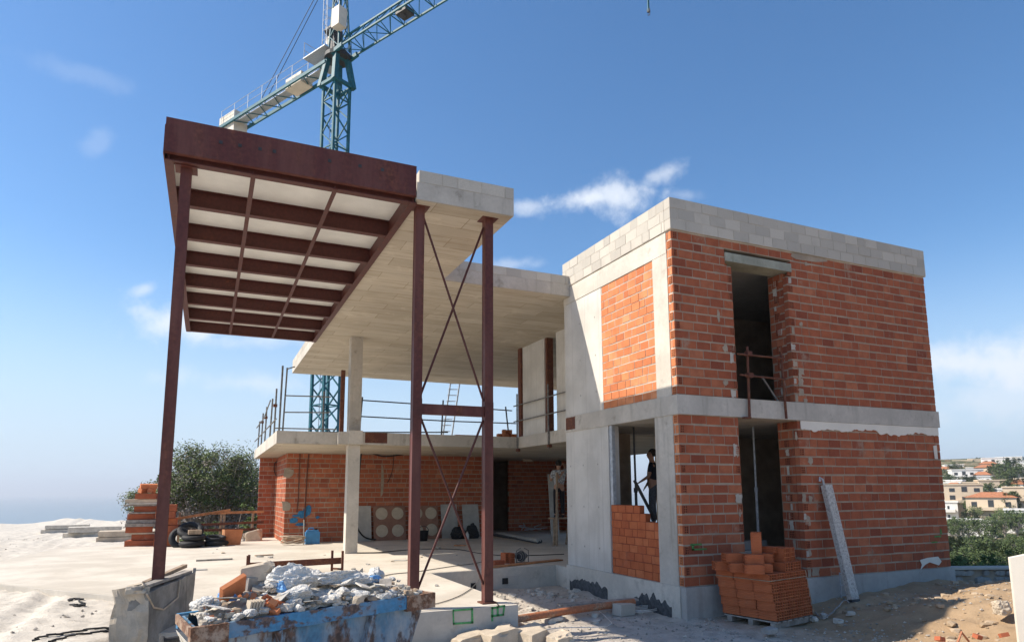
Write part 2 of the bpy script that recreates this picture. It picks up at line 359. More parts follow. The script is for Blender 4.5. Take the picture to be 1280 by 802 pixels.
    def mesh(s, name, mat, org=(0, 0, 0), smooth=False):
        me = bpy.data.meshes.new(name); o = Vector(org)
        me.from_pydata([tuple(p - o) for p in s.v], [], s.f); 
        for q in (mat if isinstance(mat, list) else [mat]): me.materials.append(M[q] if isinstance(q, str) else q)
        if isinstance(mat, list): me.polygons.foreach_set('material_index', s.m)
        if smooth: me.polygons.foreach_set('use_smooth', [True] * len(me.polygons))
        me.update(); return me
def worldloc(o):
    v = Vector((0, 0, 0))
    while o is not None: v += o.location; o = o.parent
    return v
def part(name, mb, mat, parent, smooth=False, label=None):   # mesh given in scene coordinates (parent roots not rotated while building)
    o = bpy.data.objects.new(name, mb.mesh(name, mat, worldloc(parent), smooth)); COL.objects.link(o); o.parent = parent
    if label: o['label'] = label
    return o
def tag(o, label, cat, group=None, kind=None):
    if label: o['label'] = label
    if cat: o['category'] = cat
    if group: o['group'] = group
    if kind: o['kind'] = kind
    return o
def thing(name, label, cat, loc=(0, 0, 0), group=None):
    o = bpy.data.objects.new(name, None); o.empty_display_size = .2; COL.objects.link(o); o.location = loc
    return tag(o, label, cat, group)
def single(name, mb, mat, label, cat, group=None, smooth=False, loc=None):
    if loc is None:
        n = len(mb.v); loc = (sum(v.x for v in mb.v) / n, sum(v.y for v in mb.v) / n, min(v.z for v in mb.v))
    o = bpy.data.objects.new(name, mb.mesh(name, mat, loc, smooth)); COL.objects.link(o); o.location = loc
    return tag(o, label, cat, group)
def structure(name, mb, mat, kind='structure', smooth=False):
    o = bpy.data.objects.new(name, mb.mesh(name, mat, (0, 0, 0), smooth)); COL.objects.link(o); o['kind'] = kind; return o
def dup(root, loc, rotz=0, label=None, group=None, scale=None):
    r = root.copy(); COL.objects.link(r); r.location = loc; r.rotation_euler = (0, 0, rotz)
    if scale: r.scale = scale
    if label: r['label'] = label
    if group: r['group'] = group
    for ch in list(root.children):
        c = ch.copy(); COL.objects.link(c); c.parent = r
        for g in list(ch.children):
            d = g.copy(); COL.objects.link(d); d.parent = c
    return r

# ------------------------------------------------------------------ ground, sea, hills
def sm(t): t = max(0., min(1., t)); return t * t * (3 - 2 * t)
def lerp_tab(tab, s):
    for (a, b), (c, d) in zip(tab, tab[1:]):
        if s <= c: return b + (d - b) * sm((s - a) / (c - a))
    return tab[-1][1]
RECTS = [(-70, -6.5, -60, 42), (-6.5, 8.5, -60, 24), (7.4, 16, -60, .25)]
HILL = [(0, 0), (25, -6), (80, -9), (190, -11), (245, -7), (315, 1), (405, 9), (545, 24), (640, 27), (900, -5), (2500, -120)]
SEA = [(0, 0), (40, -12), (150, -40), (400, -90), (2500, -140)]
def gh(x, y, detail=True):
    s = 1e9
    for x0, x1, y0, y1 in RECTS: s = min(s, math.hypot(max(x0 - x, 0, x - x1), max(y0 - y, 0, y - y1)))
    z = -.80 + .34 * sm((x - 1) / 6.5) + .34 * sm((-y - .7) / 2.0) * sm((x - 1.6) / 2.2)
    z += .42 * sm((-8.75 - x) / .5) * (1 if y > -9 else 1)
    z -= .24 * sm((x - 6.9) / 1.6) * sm((y + 1.6) / 1.3)
    if y > 5.5 or (x < -3.6 and y > .5): z = -.62 if x > -8.6 else -.40
    if detail and s < 3:
        if x > .5 and y < -.3: z += (.07 * noise.noise(Vector((x * 1.7, y * 1.7, 9))) + .035 * noise.noise(Vector((x * 4.5, y * 4.5, 4)))) * sm((x - .5) / 1.5) * sm((-.3 - y) / .8)
        z += .05 * noise.noise(Vector((x * .9, y * .9, 0))) + .035 * noise.noise(Vector((x * 2.7, y * 2.7, 3))) + .02 * noise.noise(Vector((x * 7, y * 7, 5)))
        if x < -9.2:
            for o_ in (-10.6, -12.3): d_ = x - (o_ + .9 * math.sin(y * .16) - .12 * y); z -= .06 * math.exp(-(d_ / .17) ** 2) - .03 * math.exp(-((abs(d_) - .3) / .12) ** 2)
            z += .035 * noise.noise(Vector((x * 3.5, y * 3.5, 6)))
        if x < -10 and y > 14: z += .45 * max(0, noise.noise(Vector((x * .22, y * .30, 8)))) * sm((y - 14) / 8)
        if x > -3.4 and -.2 < y < 5: z += .16 * max(0, noise.noise(Vector((x * 1.1 + 3, y * 1.3, 1)))) * sm((.9 - x) / 1.2)
    if s > 0:
        az = math.degrees(math.atan2(x - CC.x, y - CC.y)); k = sm((az - 36) / 6)
        zz = lerp_tab(HILL, s) * k + lerp_tab(SEA, s) * (1 - k)
        zz += .10 * min(s, 40) / 4 * noise.noise(Vector((x * .03, y * .03, 2))) * (1 if s > 5 else 0)
        z += zz
    return z
def axis(lo, hi, a, b, step):
    v = [a]
    while v[-1] < b: v.append(v[-1] + step)
    st = step; x = a; left = []
    while x > lo: st *= 1.16; x -= st; left.append(max(x, lo))
    st = step; x = v[-1]; right = []
    while x < hi: st *= 1.16; x += st; right.append(min(x, hi))
    return left[::-1] + v + right
xs = axis(-3000, 3000, -15, 12, .1); ys = axis(-3000, 3000, -4, 9, .1)
g = MB(); g.v = [Vector((x, y, gh(x, y))) for y in ys for x in xs]; nx = len(xs)
g.f = [(j * nx + i, j * nx + i + 1, (j + 1) * nx + i + 1, (j + 1) * nx + i) for j in range(len(ys) - 1) for i in range(nx - 1)]
structure('ground', g, 'ground', smooth=True)
structure('sea', MB().add([(-25000, -25000, -60), (25000, -25000, -60), (25000, 25000, -60), (-25000, 25000, -60)], [(0, 1, 2, 3)]), 'sea')
h = MB(); hp = []
for i in range(61):
    u = 1080 + i * 9; v = 581 + 9 * noise.noise(Vector((i * .13, 1, 0))) + 3 * noise.noise(Vector((i * .5, 2, 0))) - 4 * math.exp(-((u - 1260) / 30) ** 2)
    p = at(u, v, 'r', 3200); q = at(u, v, 'r', 2600); w = at(u, v, 'r', 4200)
    hp.append(((q.x, q.y, -130), (q.x + (p.x - q.x) * .5, q.y + (p.y - q.y) * .5, p.z * .45 - 20 + 12 * noise.noise(Vector((i * .3, 7, 0)))), (p.x, p.y, p.z), (w.x, w.y, -130)))
for row in hp: h.v += [Vector(p) for p in row]
h.f = [(i * 4 + j, (i + 1) * 4 + j, (i + 1) * 4 + j + 1, i * 4 + j + 1) for i in range(60) for j in range(3)]
structure('hills', h, 'hill', smooth=True)

def build_haze():
    m = bpy.data.materials.new('air_haze'); m.use_nodes = True; t = m.node_tree; t.nodes.remove(t.nodes['Principled BSDF'])
    v = t.nodes.new('ShaderNodeVolumePrincipled'); v.inputs['Color'].default_value = (.86, .92, 1.0, 1); v.inputs['Density'].default_value = .0002; v.inputs['Anisotropy'].default_value = .2
    t.links.new(v.outputs[0], t.nodes['Material Output'].inputs['Volume'])
    structure('haze', MB().box((-26000, -26000, -175), (26000, 26000, 175)), m, 'stuff')
build_haze()

# ------------------------------------------------------------------ the unfinished house
house = thing('unfinished_house', 'unfinished brick and concrete house with a red steel canopy on the building site', 'house', (0, 0, -.8))
def hpart(name, mb, mat, parent=None, **k): return part(name, mb, mat, parent or house, **k)
# masonry laid brick by brick
def lay(mb, mm, org, u, n, W, H, course, L, thick=.11, holes=(), joint=.027, vj=.018, jit=.004, seed=1, recess=.005, first=0, skip=None):
    r = random.Random(seed); org = Vector(org); u = Vector(u); n = Vector(n); z = Vector((0, 0, 1)); rows = round(H / course); ch = H / rows
    for k in range(rows):
        z0 = k * ch; z1 = z0 + ch; iv = [(0, W)]
        for (a, b, c, d) in holes:
            if z0 < d - .02 and z1 > c + .02:
                iv = [q for (p0, p1) in iv for q in ((p0, min(p1, a)), (max(p0, b), p1)) if q[1] - q[0] > .02]
        for (a, b) in iv:
            mm.obox(org + u * (a + .005) + z * z0 - n * (thick - .003), u * (b - a - .01), n * (thick - recess - .003), z * (z1 - z0))
            x = a - ((k + first) % 2) * L * .5 - r.uniform(0, .03) - (0 if r.random() < .8 else r.uniform(0, L * .3))
            while x < b:
                ln = L * r.choice((1, 1, 1, 1, 1, .97, .62)); p, q = max(x, a), min(x + ln - vj, b); x += ln
                if q - p < .03: continue
                if skip and skip(p, q, k): continue
                j = r.uniform(-.003, jit); t0 = r.uniform(-.003, .008); t1 = r.uniform(-.003, .008)
                mb.obox(org + u * p + z * (z0 + joint * .5 + t0) - n * (thick - .004), u * (q - p), n * (thick - .004 + j), z * (ch - joint - t0 - t1))
def cells(mb, c, u, v, n, w, h, nu, nv, depth=.03, bar=.009):     # the open hollow end of a clay brick: lattice + back plate coloured dark for the shade inside
    c = Vector(c); u = Vector(u); v = Vector(v); n = Vector(n); o = c - u * w / 2 - v * h / 2
    for i in range(nu + 1): mb.obox(o + u * ((w - bar) * i / nu) , u * bar, v * h, n * depth)
    for i in range(nv + 1): mb.obox(o + v * ((h - bar) * i / nv) + n * .0015, u * w, v * bar, n * (depth - .003))
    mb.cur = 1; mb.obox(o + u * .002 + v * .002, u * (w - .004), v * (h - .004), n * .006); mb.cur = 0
X = Vector((1, 0, 0)); Y = Vector((0, 1, 0)); Z = Vector((0, 0, 1))
W = 7.47; D = 4.35; ZF = -.23; Z1 = 2.93; Z1t = 3.30; Z2 = 6.55; ZT = 7.2
# street front (faces -Y): two storeys of brick
BW = ['brick_old', 'cavity']
for (z0, z1, hole, seed) in ((ZF, Z1, (1.45, 3.03, 0, 3.3), 3), (Z1t, Z2, (1.48, 3.0, 0, 2.82), 5)):
    rows = round((z1 - z0) / .181); ch = (z1 - z0) / rows; top = min(z1, 6.12)
    b = MB(); m = MB(); b2 = b; m2 = m
    if z0 > 0: lay(b, m, (.006, 0, z0), X, -Y, W - .006, z1 - z0, .181, .345, holes=[(hole[0] - .006, hole[1] - .006, 0, 2.82), (1.314, 3.114, 2.82, 3.0)], seed=seed, thick=.12)
    else:
        lay(b, m, (.006, 0, z0), X, -Y, hole[0] - .006, z1 - z0, .181, .345, seed=seed, thick=.12)
        b2 = MB(); m2 = MB(); lay(b2, m2, (hole[1], 0, z0), X, -Y, W - hole[1], z1 - z0, .181, .345, seed=seed + 7, thick=.12)
    qb = MB(); qm = MB(); lay(qb, qm, (0, .15, z0), -Y, -X, .138, z1 - z0, .181, .16, seed=10, thick=.10)
    rb = MB(); rm_ = MB(); lay(rb, rm_, (hole[1] - .001, .125, z0), Y, -X, .40, top - z0, .181, .20, seed=seed + 1, thick=.11, jit=.012)
    for k in range(rows):
        zc = z0 + (k + .5) * ch
        if k % 2: cells(b, (.075, .001, zc), X, Z, -Y, .085, ch * .76, 2, 3, .014, .011)
        else: cells(qb, (-.001, .07, zc), Y, Z, -X, .085, ch * .76, 2, 3, .014, .011)
        if zc < 6.1 and k % 2:
            if (k * 7) % 3: cells(b, (hole[0] - .055, .001, zc), X, Z, -Y, .09, ch * .76, 2, 3, .014, .011)
            cells(b2, (hole[1] + .07, .001, zc), X, Z, -Y, .12, ch * .76, 3, 3, .014, .011)
        elif zc < 6.0: cells(rb, (hole[1] - .013, .30, zc), Y, Z, -X, .14, ch * .8, 3, 3, .014, .011)
    wl = hpart('brick_wall', b, BW); part('mortar_bed', m, 'mortar', wl)
    if b2 is not b: wl = hpart('brick_wall', b2, BW); part('mortar_bed', m2, 'mortar', wl)
    wl = hpart('brick_quoin', qb, ['brick_orange', 'cavity']); part('mortar_bed', qm, 'mortar_light', wl)
    wl = hpart('door_reveal', rb, BW); part('mortar_bed', rm_, 'mortar', wl)
    b = MB(); m = MB(); lay(b, m, (hole[0] + .001, .525, z0), -Y, X, .40, top - z0, .181, .20, seed=seed + 2, thick=.11)
    wl = hpart('door_reveal', b, BW); part('mortar_bed', m, 'mortar', wl)
    if z0 > 0: hpart('lintel', MB().box((1.32, -.03, 6.105), (3.12, .4, 6.285)), concrete_mat('green_stained_lintel', (.33, .33, .27), .2, .3, .4, 2, (.14, .17, .10)))
    # mortar squeezed into the toothed edges of the opening, course by course
    for k in range(rows):
        rr_ = random.Random(seed * 50 + k); zc = z0 + (k + .5) * ch
        if zc > top - .1 or rr_.random() < .35: continue
        def rag(o, u, n_, w_, h_):
            pts = [(-.5, -.5), (-.2, -.56), (.15, -.48), (.5, -.52), (.46, -.1), (.56, .2), (.48, .5), (.1, .46), (-.2, .55), (-.52, .48), (-.46, .1), (-.55, -.2)]
            return MB().prism([Vector(o) + u * (p * w_ * rr_.uniform(.8, 1.15)) + Z * (q * h_ * rr_.uniform(.85, 1.1)) for p, q in pts], n_ * .004)
        hpart('mortar_patch', rag((hole[1] - .0155, .30 + rr_.uniform(-.05, .05), zc), Y, -X, rr_.uniform(.05, .11), ch * rr_.uniform(.5, 1.0)), 'mortar_light' if k % 3 else 'mortar')
        if k % 2 == 0: hpart('mortar_patch', rag((hole[1] + .055 + rr_.uniform(-.02, .02), -.0072, zc), X, -Y, rr_.uniform(.06, .12), ch * rr_.uniform(.6, .95)), 'mortar_light' if k % 4 else 'mortar')
        if rr_.random() < .35: hpart('mortar_patch', rag((hole[1] + rr_.uniform(.16, .34), -.0072, zc + rr_.uniform(-.05, .05)), X, -Y, rr_.uniform(.08, .2), ch * rr_.uniform(.4, 1.0)), 'mortar')
        if rr_.random() < .30: hpart('mortar_patch', rag((hole[0] - rr_.uniform(.06, .16), -.0072, zc), X, -Y, rr_.uniform(.08, .16), ch * rr_.uniform(.6, 1.3)), 'mortar_light')
    # inner leaf so the storey is a closed room
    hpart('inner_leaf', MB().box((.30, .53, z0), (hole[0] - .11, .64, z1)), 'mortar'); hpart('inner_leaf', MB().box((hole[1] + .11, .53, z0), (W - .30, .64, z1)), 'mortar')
# mortar repairs smeared over the brick face
def smear(cx, cz, w, hgt, y=-.006, seed=0, n=15):
    r = random.Random(seed); pts = []
    for k in range(n):
        a = 2 * math.pi * k / n; q = .82 + .42 * noise.noise(Vector((math.cos(a) * 1.6, math.sin(a) * 1.6, seed * 1.7))) + r.uniform(-.05, .05); pts.append((cx + math.cos(a) * w / 2 * q, y, cz + math.sin(a) * hgt / 2 * q))
    return MB().prism(pts, (0, -.007, 0))
for k, (u, v, w, hh) in enumerate([(907, 435, .28, .26), (898, 395, .14, .5), (1001, 405, .22, .2), (1000, 470, .2, .18), (907, 478, .26, .2), (1008, 330, .3, .14), (922, 565, .16, .34), (1013, 575, .26, .3), (1010, 650, .28, .4), (925, 640, .16, .3), (1012, 690, .2, .3), (995, 545, .14, .3)]):
    p = at(u, v, 'y', -.006); hpart('mortar_patch', smear(p.x, p.z, w * .6, hh * .6, -.004, k, 30), 'mortar')
pt = MB().prism([(3.2, -.004, 6.552), (4.2, -.004, 6.552), (4.25, -.004, 6.50), (3.9, -.004, 6.44), (3.3, -.004, 6.42), (3.15, -.004, 6.47)], (0, -.007, 0))
hpart('mortar_patch', pt, 'mortar')
wp = MB(); pts = [(3.10, -.01, 2.925), (7.45, -.01, 2.925)]; q = []
for k in range(90):
    x = 7.45 - k * 4.35 / 89; q.append((x, -.01, 2.745 + .09 * noise.noise(Vector((x * 1.1, 0, 1))) + .08 * noise.noise(Vector((x * 5, 0, 2))) + rnd.uniform(-.015, .015)))
hpart('white_plaster', wp.prism(pts + q, (0, -.012, 0)), 'white_wall'); wp = MB()
p0 = at(1165, 703, 'y', 0); wp.prism([(p0.x - .42, -.01, p0.z - .12), (p0.x - .36, -.01, p0.z - .02), (p0.x - .42, -.01, p0.z + .08), (p0.x - .15, -.01, p0.z + .12), (p0.x + .2, -.01, p0.z + .13), (p0.x + .30, -.01, p0.z + .02), (p0.x + .2, -.01, p0.z - .06), (p0.x - .1, -.01, p0.z + .02), (p0.x - .25, -.01, p0.z - .02)], (0, -.012, 0))
hpart('white_plaster', wp, 'white_wall'); wp = MB(); wp.prism([(7.24, -.01, 2.2), (7.34, -.01, 2.2), (7.34, -.01, 2.52), (7.22, -.01, 2.5)], (0, -.012, 0))
hpart('white_plaster', wp, 'white_wall')
fgreen = plain('faded_green_paint', (.10, .24, .07), .9, 0, .4, 30)
for (u, v, w, hh) in ((870, 680, .26, .035), (874, 686, .34, .03), (866, 684, .05, .10), (1172, 670, .22, .04), (1176, 664, .05, .12), (1168, 677, .2, .03)):
    p = at(u, v, 'y', -.004); hpart('paint_mark', MB().box((p.x - w / 2, -.0095, p.z - hh / 2), (p.x + w / 2, -.004, p.z + hh / 2)), fgreen)
# side facing the canopy (faces -X)
b = MB(); m = MB(); lay(b, m, (0, 2.60, Z1t), -Y, -X, 1.98, 6.13 - Z1t, .181, .30, seed=9, joint=.02, thick=.12, jit=.006)
wl = hpart('brick_wall', b, 'brick_orange'); part('mortar_bed', m, 'mortar_light', wl)
c = MB(); c.box((-.012, .152, Z1t), (.30, .62, 6.13)); hpart('concrete_column', c, 'concrete')
c = MB(); c.box((-.012, .152, ZF), (.30, .72, Z1)); hpart('concrete_column', c, 'concrete_face')
hpart('concrete_wall', MB().box((-.004, 2.602, Z1t), (.27, D, 6.13)), 'boarded')
hpart('concrete_wall', MB().box((-.004, 2.44, ZF), (.27, D, Z1)), 'boarded')

for (y_, z_) in [(y_, z_) for y_ in (2.9, 3.55, 4.15) for z_ in (.25, 1.15, 2.1)] + [(y_, z_) for y_ in (2.9, 3.6) for z_ in (3.75, 4.6, 5.5)]:
    hpart('tie_hole', MB().tube([(-.006, y_, z_), (-.003, y_, z_)], .022, 10), 'rubble_grey')
hpart('edge_beam', MB().box((-.018, .152, 6.131), (.28, D, 6.549)), 'concrete')
# half built brick infill in the lower window
b = MB(); m = MB()
lay(b, m, (.03, 2.435, ZF), -Y, -X, 1.71, 1.44, .160, .29, seed=21, joint=.012, thick=.12, holes=((1.05, 1.71, 1.28, 1.6), (1.25, 1.71, 1.12, 1.6)))
wl = hpart('brick_infill', b, brick_mat('new_brick', [(.40, .10, .042), (.46, .125, .05), (.50, .145, .056), (.55, .185, .08)], stain_amt=.1)); part('mortar_bed', m, 'brick_end', wl)
hpart('window_frame', MB().box((.02, 2.33, 1.21), (.10, 2.43, Z1 - .005)), 'galv')
# floor slab with the block storey, parapet blocks
mid = MB(); mid.poly([(-.03, -.03), (W + .04, -.03), (W + .04, 4.35), (W + .04, 20.8), (-6.22, 20.8), (-6.22, 10.6), (-4.48, 10.6), (-4.48, 10.27), (1.41, 10.27), (1.41, 4.36), (-.03, 4.36)], (Z1, Z1t))
ms = hpart('floor_slab', mid, 'concrete_face')
sf = MB()
for poly in ([(-6.2, 10.62), (-4.46, 10.62), (-4.46, 10.29), (1.43, 10.29), (1.43, 4.4), (W, 4.4), (W, 20.78), (-6.2, 20.78)],):
    sf.poly(poly, (Z1 - .008, Z1 - .003))
part('soffit', sf, 'soffit', ms)
par = MB(); pm = MB()
for k in range(3):
    lay(par, pm, (-.035, -.035, Z2 + .0167 + k * .2167), X, -Y, W + .075, .2167, .2167, .405, seed=30 + k, first=k, joint=.012, thick=.19)
    lay(par, pm, (-.035, D, Z2 + .0167 + k * .2167), -Y, -X, D - .16, .2167, .2167, .405, seed=40 + k, first=k, joint=.012, thick=.19)
    lay(par, pm, (W + .04, .16, Z2 + .0167 + k * .2167), Y, X, D - .16, .2167, .2167, .405, seed=50 + k, first=k, joint=.012, thick=.19)
pp = hpart('block_parapet', par, 'block'); part('mortar_bed', pm, 'mortar_light', pp)
hpart('roof_slab', MB().box((0.0, .005, Z2 - .0), (W, D - .01, Z2 + .016)), 'concrete_face')
hpart('roof_slab', MB().box((.30, .66, 6.3), (W - .3, D - .26, Z2 - .01)), 'concrete_dark')
# rest of the block shell: right wall, rear wall with an opening, floor
for (z0, z1) in ((ZF, Z1), (Z1t, Z2)):
    b = MB(); m = MB(); lay(b, m, (W, .005, z0), Y, X, D - .01, z1 - z0, .181, .345, seed=60, thick=.28)
    wl = hpart('brick_wall', b, 'brick_old'); part('mortar_bed', m, 'mortar', wl)
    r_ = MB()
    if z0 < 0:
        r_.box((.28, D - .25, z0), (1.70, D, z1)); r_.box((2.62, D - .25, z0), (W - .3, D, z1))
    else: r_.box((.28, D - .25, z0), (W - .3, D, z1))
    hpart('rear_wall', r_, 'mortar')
# foundation beam and its tar coat
fd = MB(); fd.box((-.045, .10, -1.6), (W, D, ZF - .001)); f1 = hpart('foundation', fd, 'concrete')
hpart('foundation', MB().box((-.02, -.05, -1.6), (W + .05, .097, ZF - .001)), concrete_mat('grey_foundation', (.42, .40, .37), .15, .3))
tr = MB()
def jag(y0, y1, zlo, zhi, seed):
    r = random.Random(seed); n = 64; pts = [(-.047, y0, -1.3), (-.047, y1, -1.3)]
    for k in range(n): pts.append((-.047, y1 + (y0 - y1) * k / (n - 1), zlo + (zhi - zlo) * (.55 + .75 * noise.noise(Vector((k * .16, seed, 0))) + .14 * r.random()) * (.3 + .7 * math.sin(math.pi * k / (n - 1)))))
    tr.prism(pts, (-.006, 0, 0))
jag(4.2, 2.55, -.62, -.42, 1); part('tar_coat', tr, 'tar', f1); tr = MB(); jag(1.6, .35, -.68, -.40, 2); part('tar_coat', tr, 'tar', f1)
hpart('inner_stair', MB().box((2.3, 1.0, -.2), (3.3, 1.25, .05)).box((2.55, 1.25, -.2), (3.4, 1.5, .22)).box((2.8, 1.5, -.2), (3.5, 1.75, .40)).box((.3, .66, -.23), (W - .3, D - .26, -.20)), 'concrete_dark')
# long roof: arm + wide rear slab
roof = [(-5.095, .093), (-3.333, .093), (-3.333, 4.015), (-.021, 4.015), (-.021, 4.40), (W, 4.40), (W, 18.05), (-5.095, 18.05)]
rf = hpart('roof_slab', MB().poly(roof, (6.30, 6.60)), 'concrete_face')
def inset(p, d):  # simple orthogonal inset for the soffit sheet
    return [(-5.095 + d, .093 + d), (-3.333 - d, .093 + d), (-3.333 - d, 4.015 + d), (-.021 - d, 4.015 + d), (-.021 - d, 4.40 + d), (W - d, 4.40 + d), (W - d, 18.05 - d), (-5.095 + d, 18.05 - d)]
part('soffit', MB().poly(inset(roof, .015), (6.291, 6.297)), 'soffit', rf)
rp = MB(); rm = MB()
lay(rp, rm, (-5.06, .093, 6.603), X, -Y, 1.727, .215, .215, .44, seed=70, joint=.012, thick=.19)
lay(rp, rm, (-3.336, .29, 6.603), Y, X, 3.72, .215, .215, .405, seed=71, joint=.012, thick=.19)
pp = hpart('block_parapet', rp, 'block'); part('mortar_bed', rm, 'mortar_light', pp); rp = MB(); rm = MB()
lay(rp, rm, (-3.333, 4.015, 6.603), X, -Y, 3.30, .215, .215, .405, seed=72, joint=.012, thick=.19)
pp = hpart('block_parapet', rp, 'block'); part('mortar_bed', rm, 'mortar_light', pp); rp = MB(); rm = MB()
lay(rp, rm, (-5.095, 18.05, 6.603), -Y, -X, 6.3, .215, .215, .405, seed=73, joint=.012, thick=.19)
pp = hpart('block_parapet', rp, 'block'); part('mortar_bed', rm, 'mortar_light', pp)
# concrete column
cc = MB(); cc.box((-4.16, 10.45, -.30), (-3.80, 10.81, Z1 - .01)); hpart('concrete_column', cc, 'concrete')
hpart('concrete_column', MB().box((-4.16, 10.45, Z1t + .002), (-3.80, 10.81, 6.29)), 'concrete_face')
hpart('column_collar', MB().box((-4.19, 10.2, Z1 + .0), (-3.78, 10.268, Z1t + .04)), 'concrete')
# upper rear walls on the gallery edge
hpart('concrete_wall', MB().box((1.46, 8.35, Z1t + .002), (1.75, 9.95, 6.29)), 'boarded'); hpart('concrete_wall', MB().box((1.46, 5.4, Z1t + .002), (1.75, 7.55, 6.29)), 'boarded')
hpart('steel_post', MB().box((1.40, 9.97, Z1t + .002), (1.60, 10.2, 6.29)), 'rust')
hpart('window_frame', MB().box((1.5, 8.24, Z1t + .002), (1.72, 8.345, 6.285)), 'rust')
p = at(427, 541, 'y', 10.7); hpart('steel_post', MB().box((p.x - .06, 10.7, Z1t + .002), (p.x + .06, 10.82, 5.25)), 'rust')
hpart('steel_plate', MB().box((-3.7, 10.26, Z1 + .05), (-3.02, 10.269, Z1t - .005)), 'rust')
hpart('steel_plate', MB().box((-.033, 3.85, Z1 + .05), (-.030, 4.3, Z1t - .02)), 'rust')
# ground floor brick walls under the gallery
for (org, u, n, wd, seed) in (((-5.40, 15.6, -.31), X, -Y, 8.15, 80), ((-5.404, 19.6, -.31), -Y, -X, 3.985, 81), ((at(320.5, 668, 'y', 19.4).x, 19.4, -.31), X, -Y, -5.42 - at(320.5, 668, 'y', 19.4).x, 82), ((3.9, 18.4, -.31), X, -Y, 3.55, 83), ((2.75, 15.6, -.31), Y, X, 3.2, 84), ((7.25, 18.3, -.31), -Y, -X, 2.6, 85)):
    b = MB(); m = MB(); zt = Z1 - .01
    hol = ((.0, .78, 0, 3.3),) if seed == 83 else ()
    lay(b, m, org, u, n, wd, zt - org[2], .181, .345, seed=seed, holes=hol, thick=.12)
    wl = hpart('brick_wall', b, 'brick'); part('mortar_bed', m, 'mortar', wl)
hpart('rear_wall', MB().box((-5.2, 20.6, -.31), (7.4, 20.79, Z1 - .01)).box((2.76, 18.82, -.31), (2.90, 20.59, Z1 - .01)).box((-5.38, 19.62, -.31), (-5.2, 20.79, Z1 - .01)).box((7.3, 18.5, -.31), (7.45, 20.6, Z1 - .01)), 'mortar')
for k, (u, v, w, hh) in enumerate([(361, 590, .36, .30), (358, 632, .30, .32), (478, 600, .12, 1.2), (660, 575, .5, .12)]):
    p = at(u, v, 'y', 15.59); hpart('mortar_patch', MB().prism([(p.x + a_ * w * rnd.uniform(.85, 1.15), 15.592, p.z + c_ * hh * rnd.uniform(.85, 1.15)) for a_, c_ in ((-.5, -.5), (0, -.55), (.35, -.45), (.5, -.1), (.42, .3), (.1, .45), (-.5, .5), (-.46, 0))], (0, -.007, 0)), 'mortar')
for k, (u, v, w, hh) in enumerate([(378, 642, .62, .42), (367, 650, .5, .3), (385, 637, .4, .5), (376, 655, .6, .16), (397, 646, .22, .14), (370, 644, .4, .14)]):
    p = at(u, v, 'y', 15.58); hpart('paint_mark', smear(p.x, p.z, w * .8, hh * .8, 15.592 - k * .0012, k + 70, 11), 'blue_spray')
# terrace slab, step and plinth
ter = MB(); ter.poly([(-8.85, .075), (-3.30, .075), (-3.30, 4.75), (.0, 5.0), (.0, 4.352), (7.4, 4.352), (7.4, 21.5), (-6.4, 21.8), (-6.5, 18.2), (-12.5, 17.2), (-13.5, 9), (-9.4, 4.0)], (-1.5, -.31))
tt = hpart('terrace', ter, 'concrete')
part('floor_finish', MB().poly([(-8.75, .16), (-3.36, .16), (-3.36, 4.80), (.05, 5.04), (.05, 4.6), (7.3, 4.6), (7.3, 21.3), (-6.4, 21.7), (-6.5, 18.1), (-12.4, 17.1), (-13.4, 9), (-9.4, 4.1)], (-.3095, -.304)), 'floor', tt)
for (x, y0, z, w) in ((-2.25, 4.83, -.66, .13), (-1.42, 4.893, -.60, .15), (-1.22, 4.908, -.60, .15)):
    vt = MB(); part('vent_shade_box', vt.box((x - w / 2, y0 - .012, z - .07), (x + w / 2, y0 + .02, z + .07)), 'black', tt)  # solid black box stands in for the shade inside the vent opening
for (x, z) in ((-3.97, -.74), (-3.78, -.74)): part('vent_shade_box', MB().box((x - .065, .066, z - .06), (x + .065, .09, z + .06)), 'black', tt)
for (x, y0, z, w, h_) in ((-1.32, 4.9, -.60, .5, .22), (-2.25, 4.83, -.66, .2, .2)): part('vent_surround', MB().box((x - w / 2, y0 - .006, z - h_ / 2), (x + w / 2, y0 + .03, z + h_ / 2)), 'block', tt)
y = .066; e = lambda u, v: at(u, v, 'y', y)
def stroke(pts, w=.032):
    gp = MB(); pts = [tuple(c + rnd.uniform(-.5, .5) for c in q) for q in pts]
    for a, b in zip(pts, pts[1:]):
        a = e(*a); b = e(*b); d = (b - a).normalized(); a = a - d * w * .4; b = b + d * w * .4; n_ = Vector((-d.z, 0, d.x)) * w / 2
        gp.prism([a - n_ * rnd.uniform(.6, 1.2), b - n_ * rnd.uniform(.6, 1.2), b + n_ * rnd.uniform(.6, 1.2), a + n_ * rnd.uniform(.6, 1.2)], (0, .006 + rnd.uniform(0, .002), 0))
    part('paint_mark', gp, 'green', tt)
stroke([(567, 763), (590, 761), (590.5, 777), (567, 779), (567, 763)]); stroke([(615, 775), (615, 759), (630, 757), (629.5, 768), (615, 770)]); stroke([(622, 758), (623, 769)])
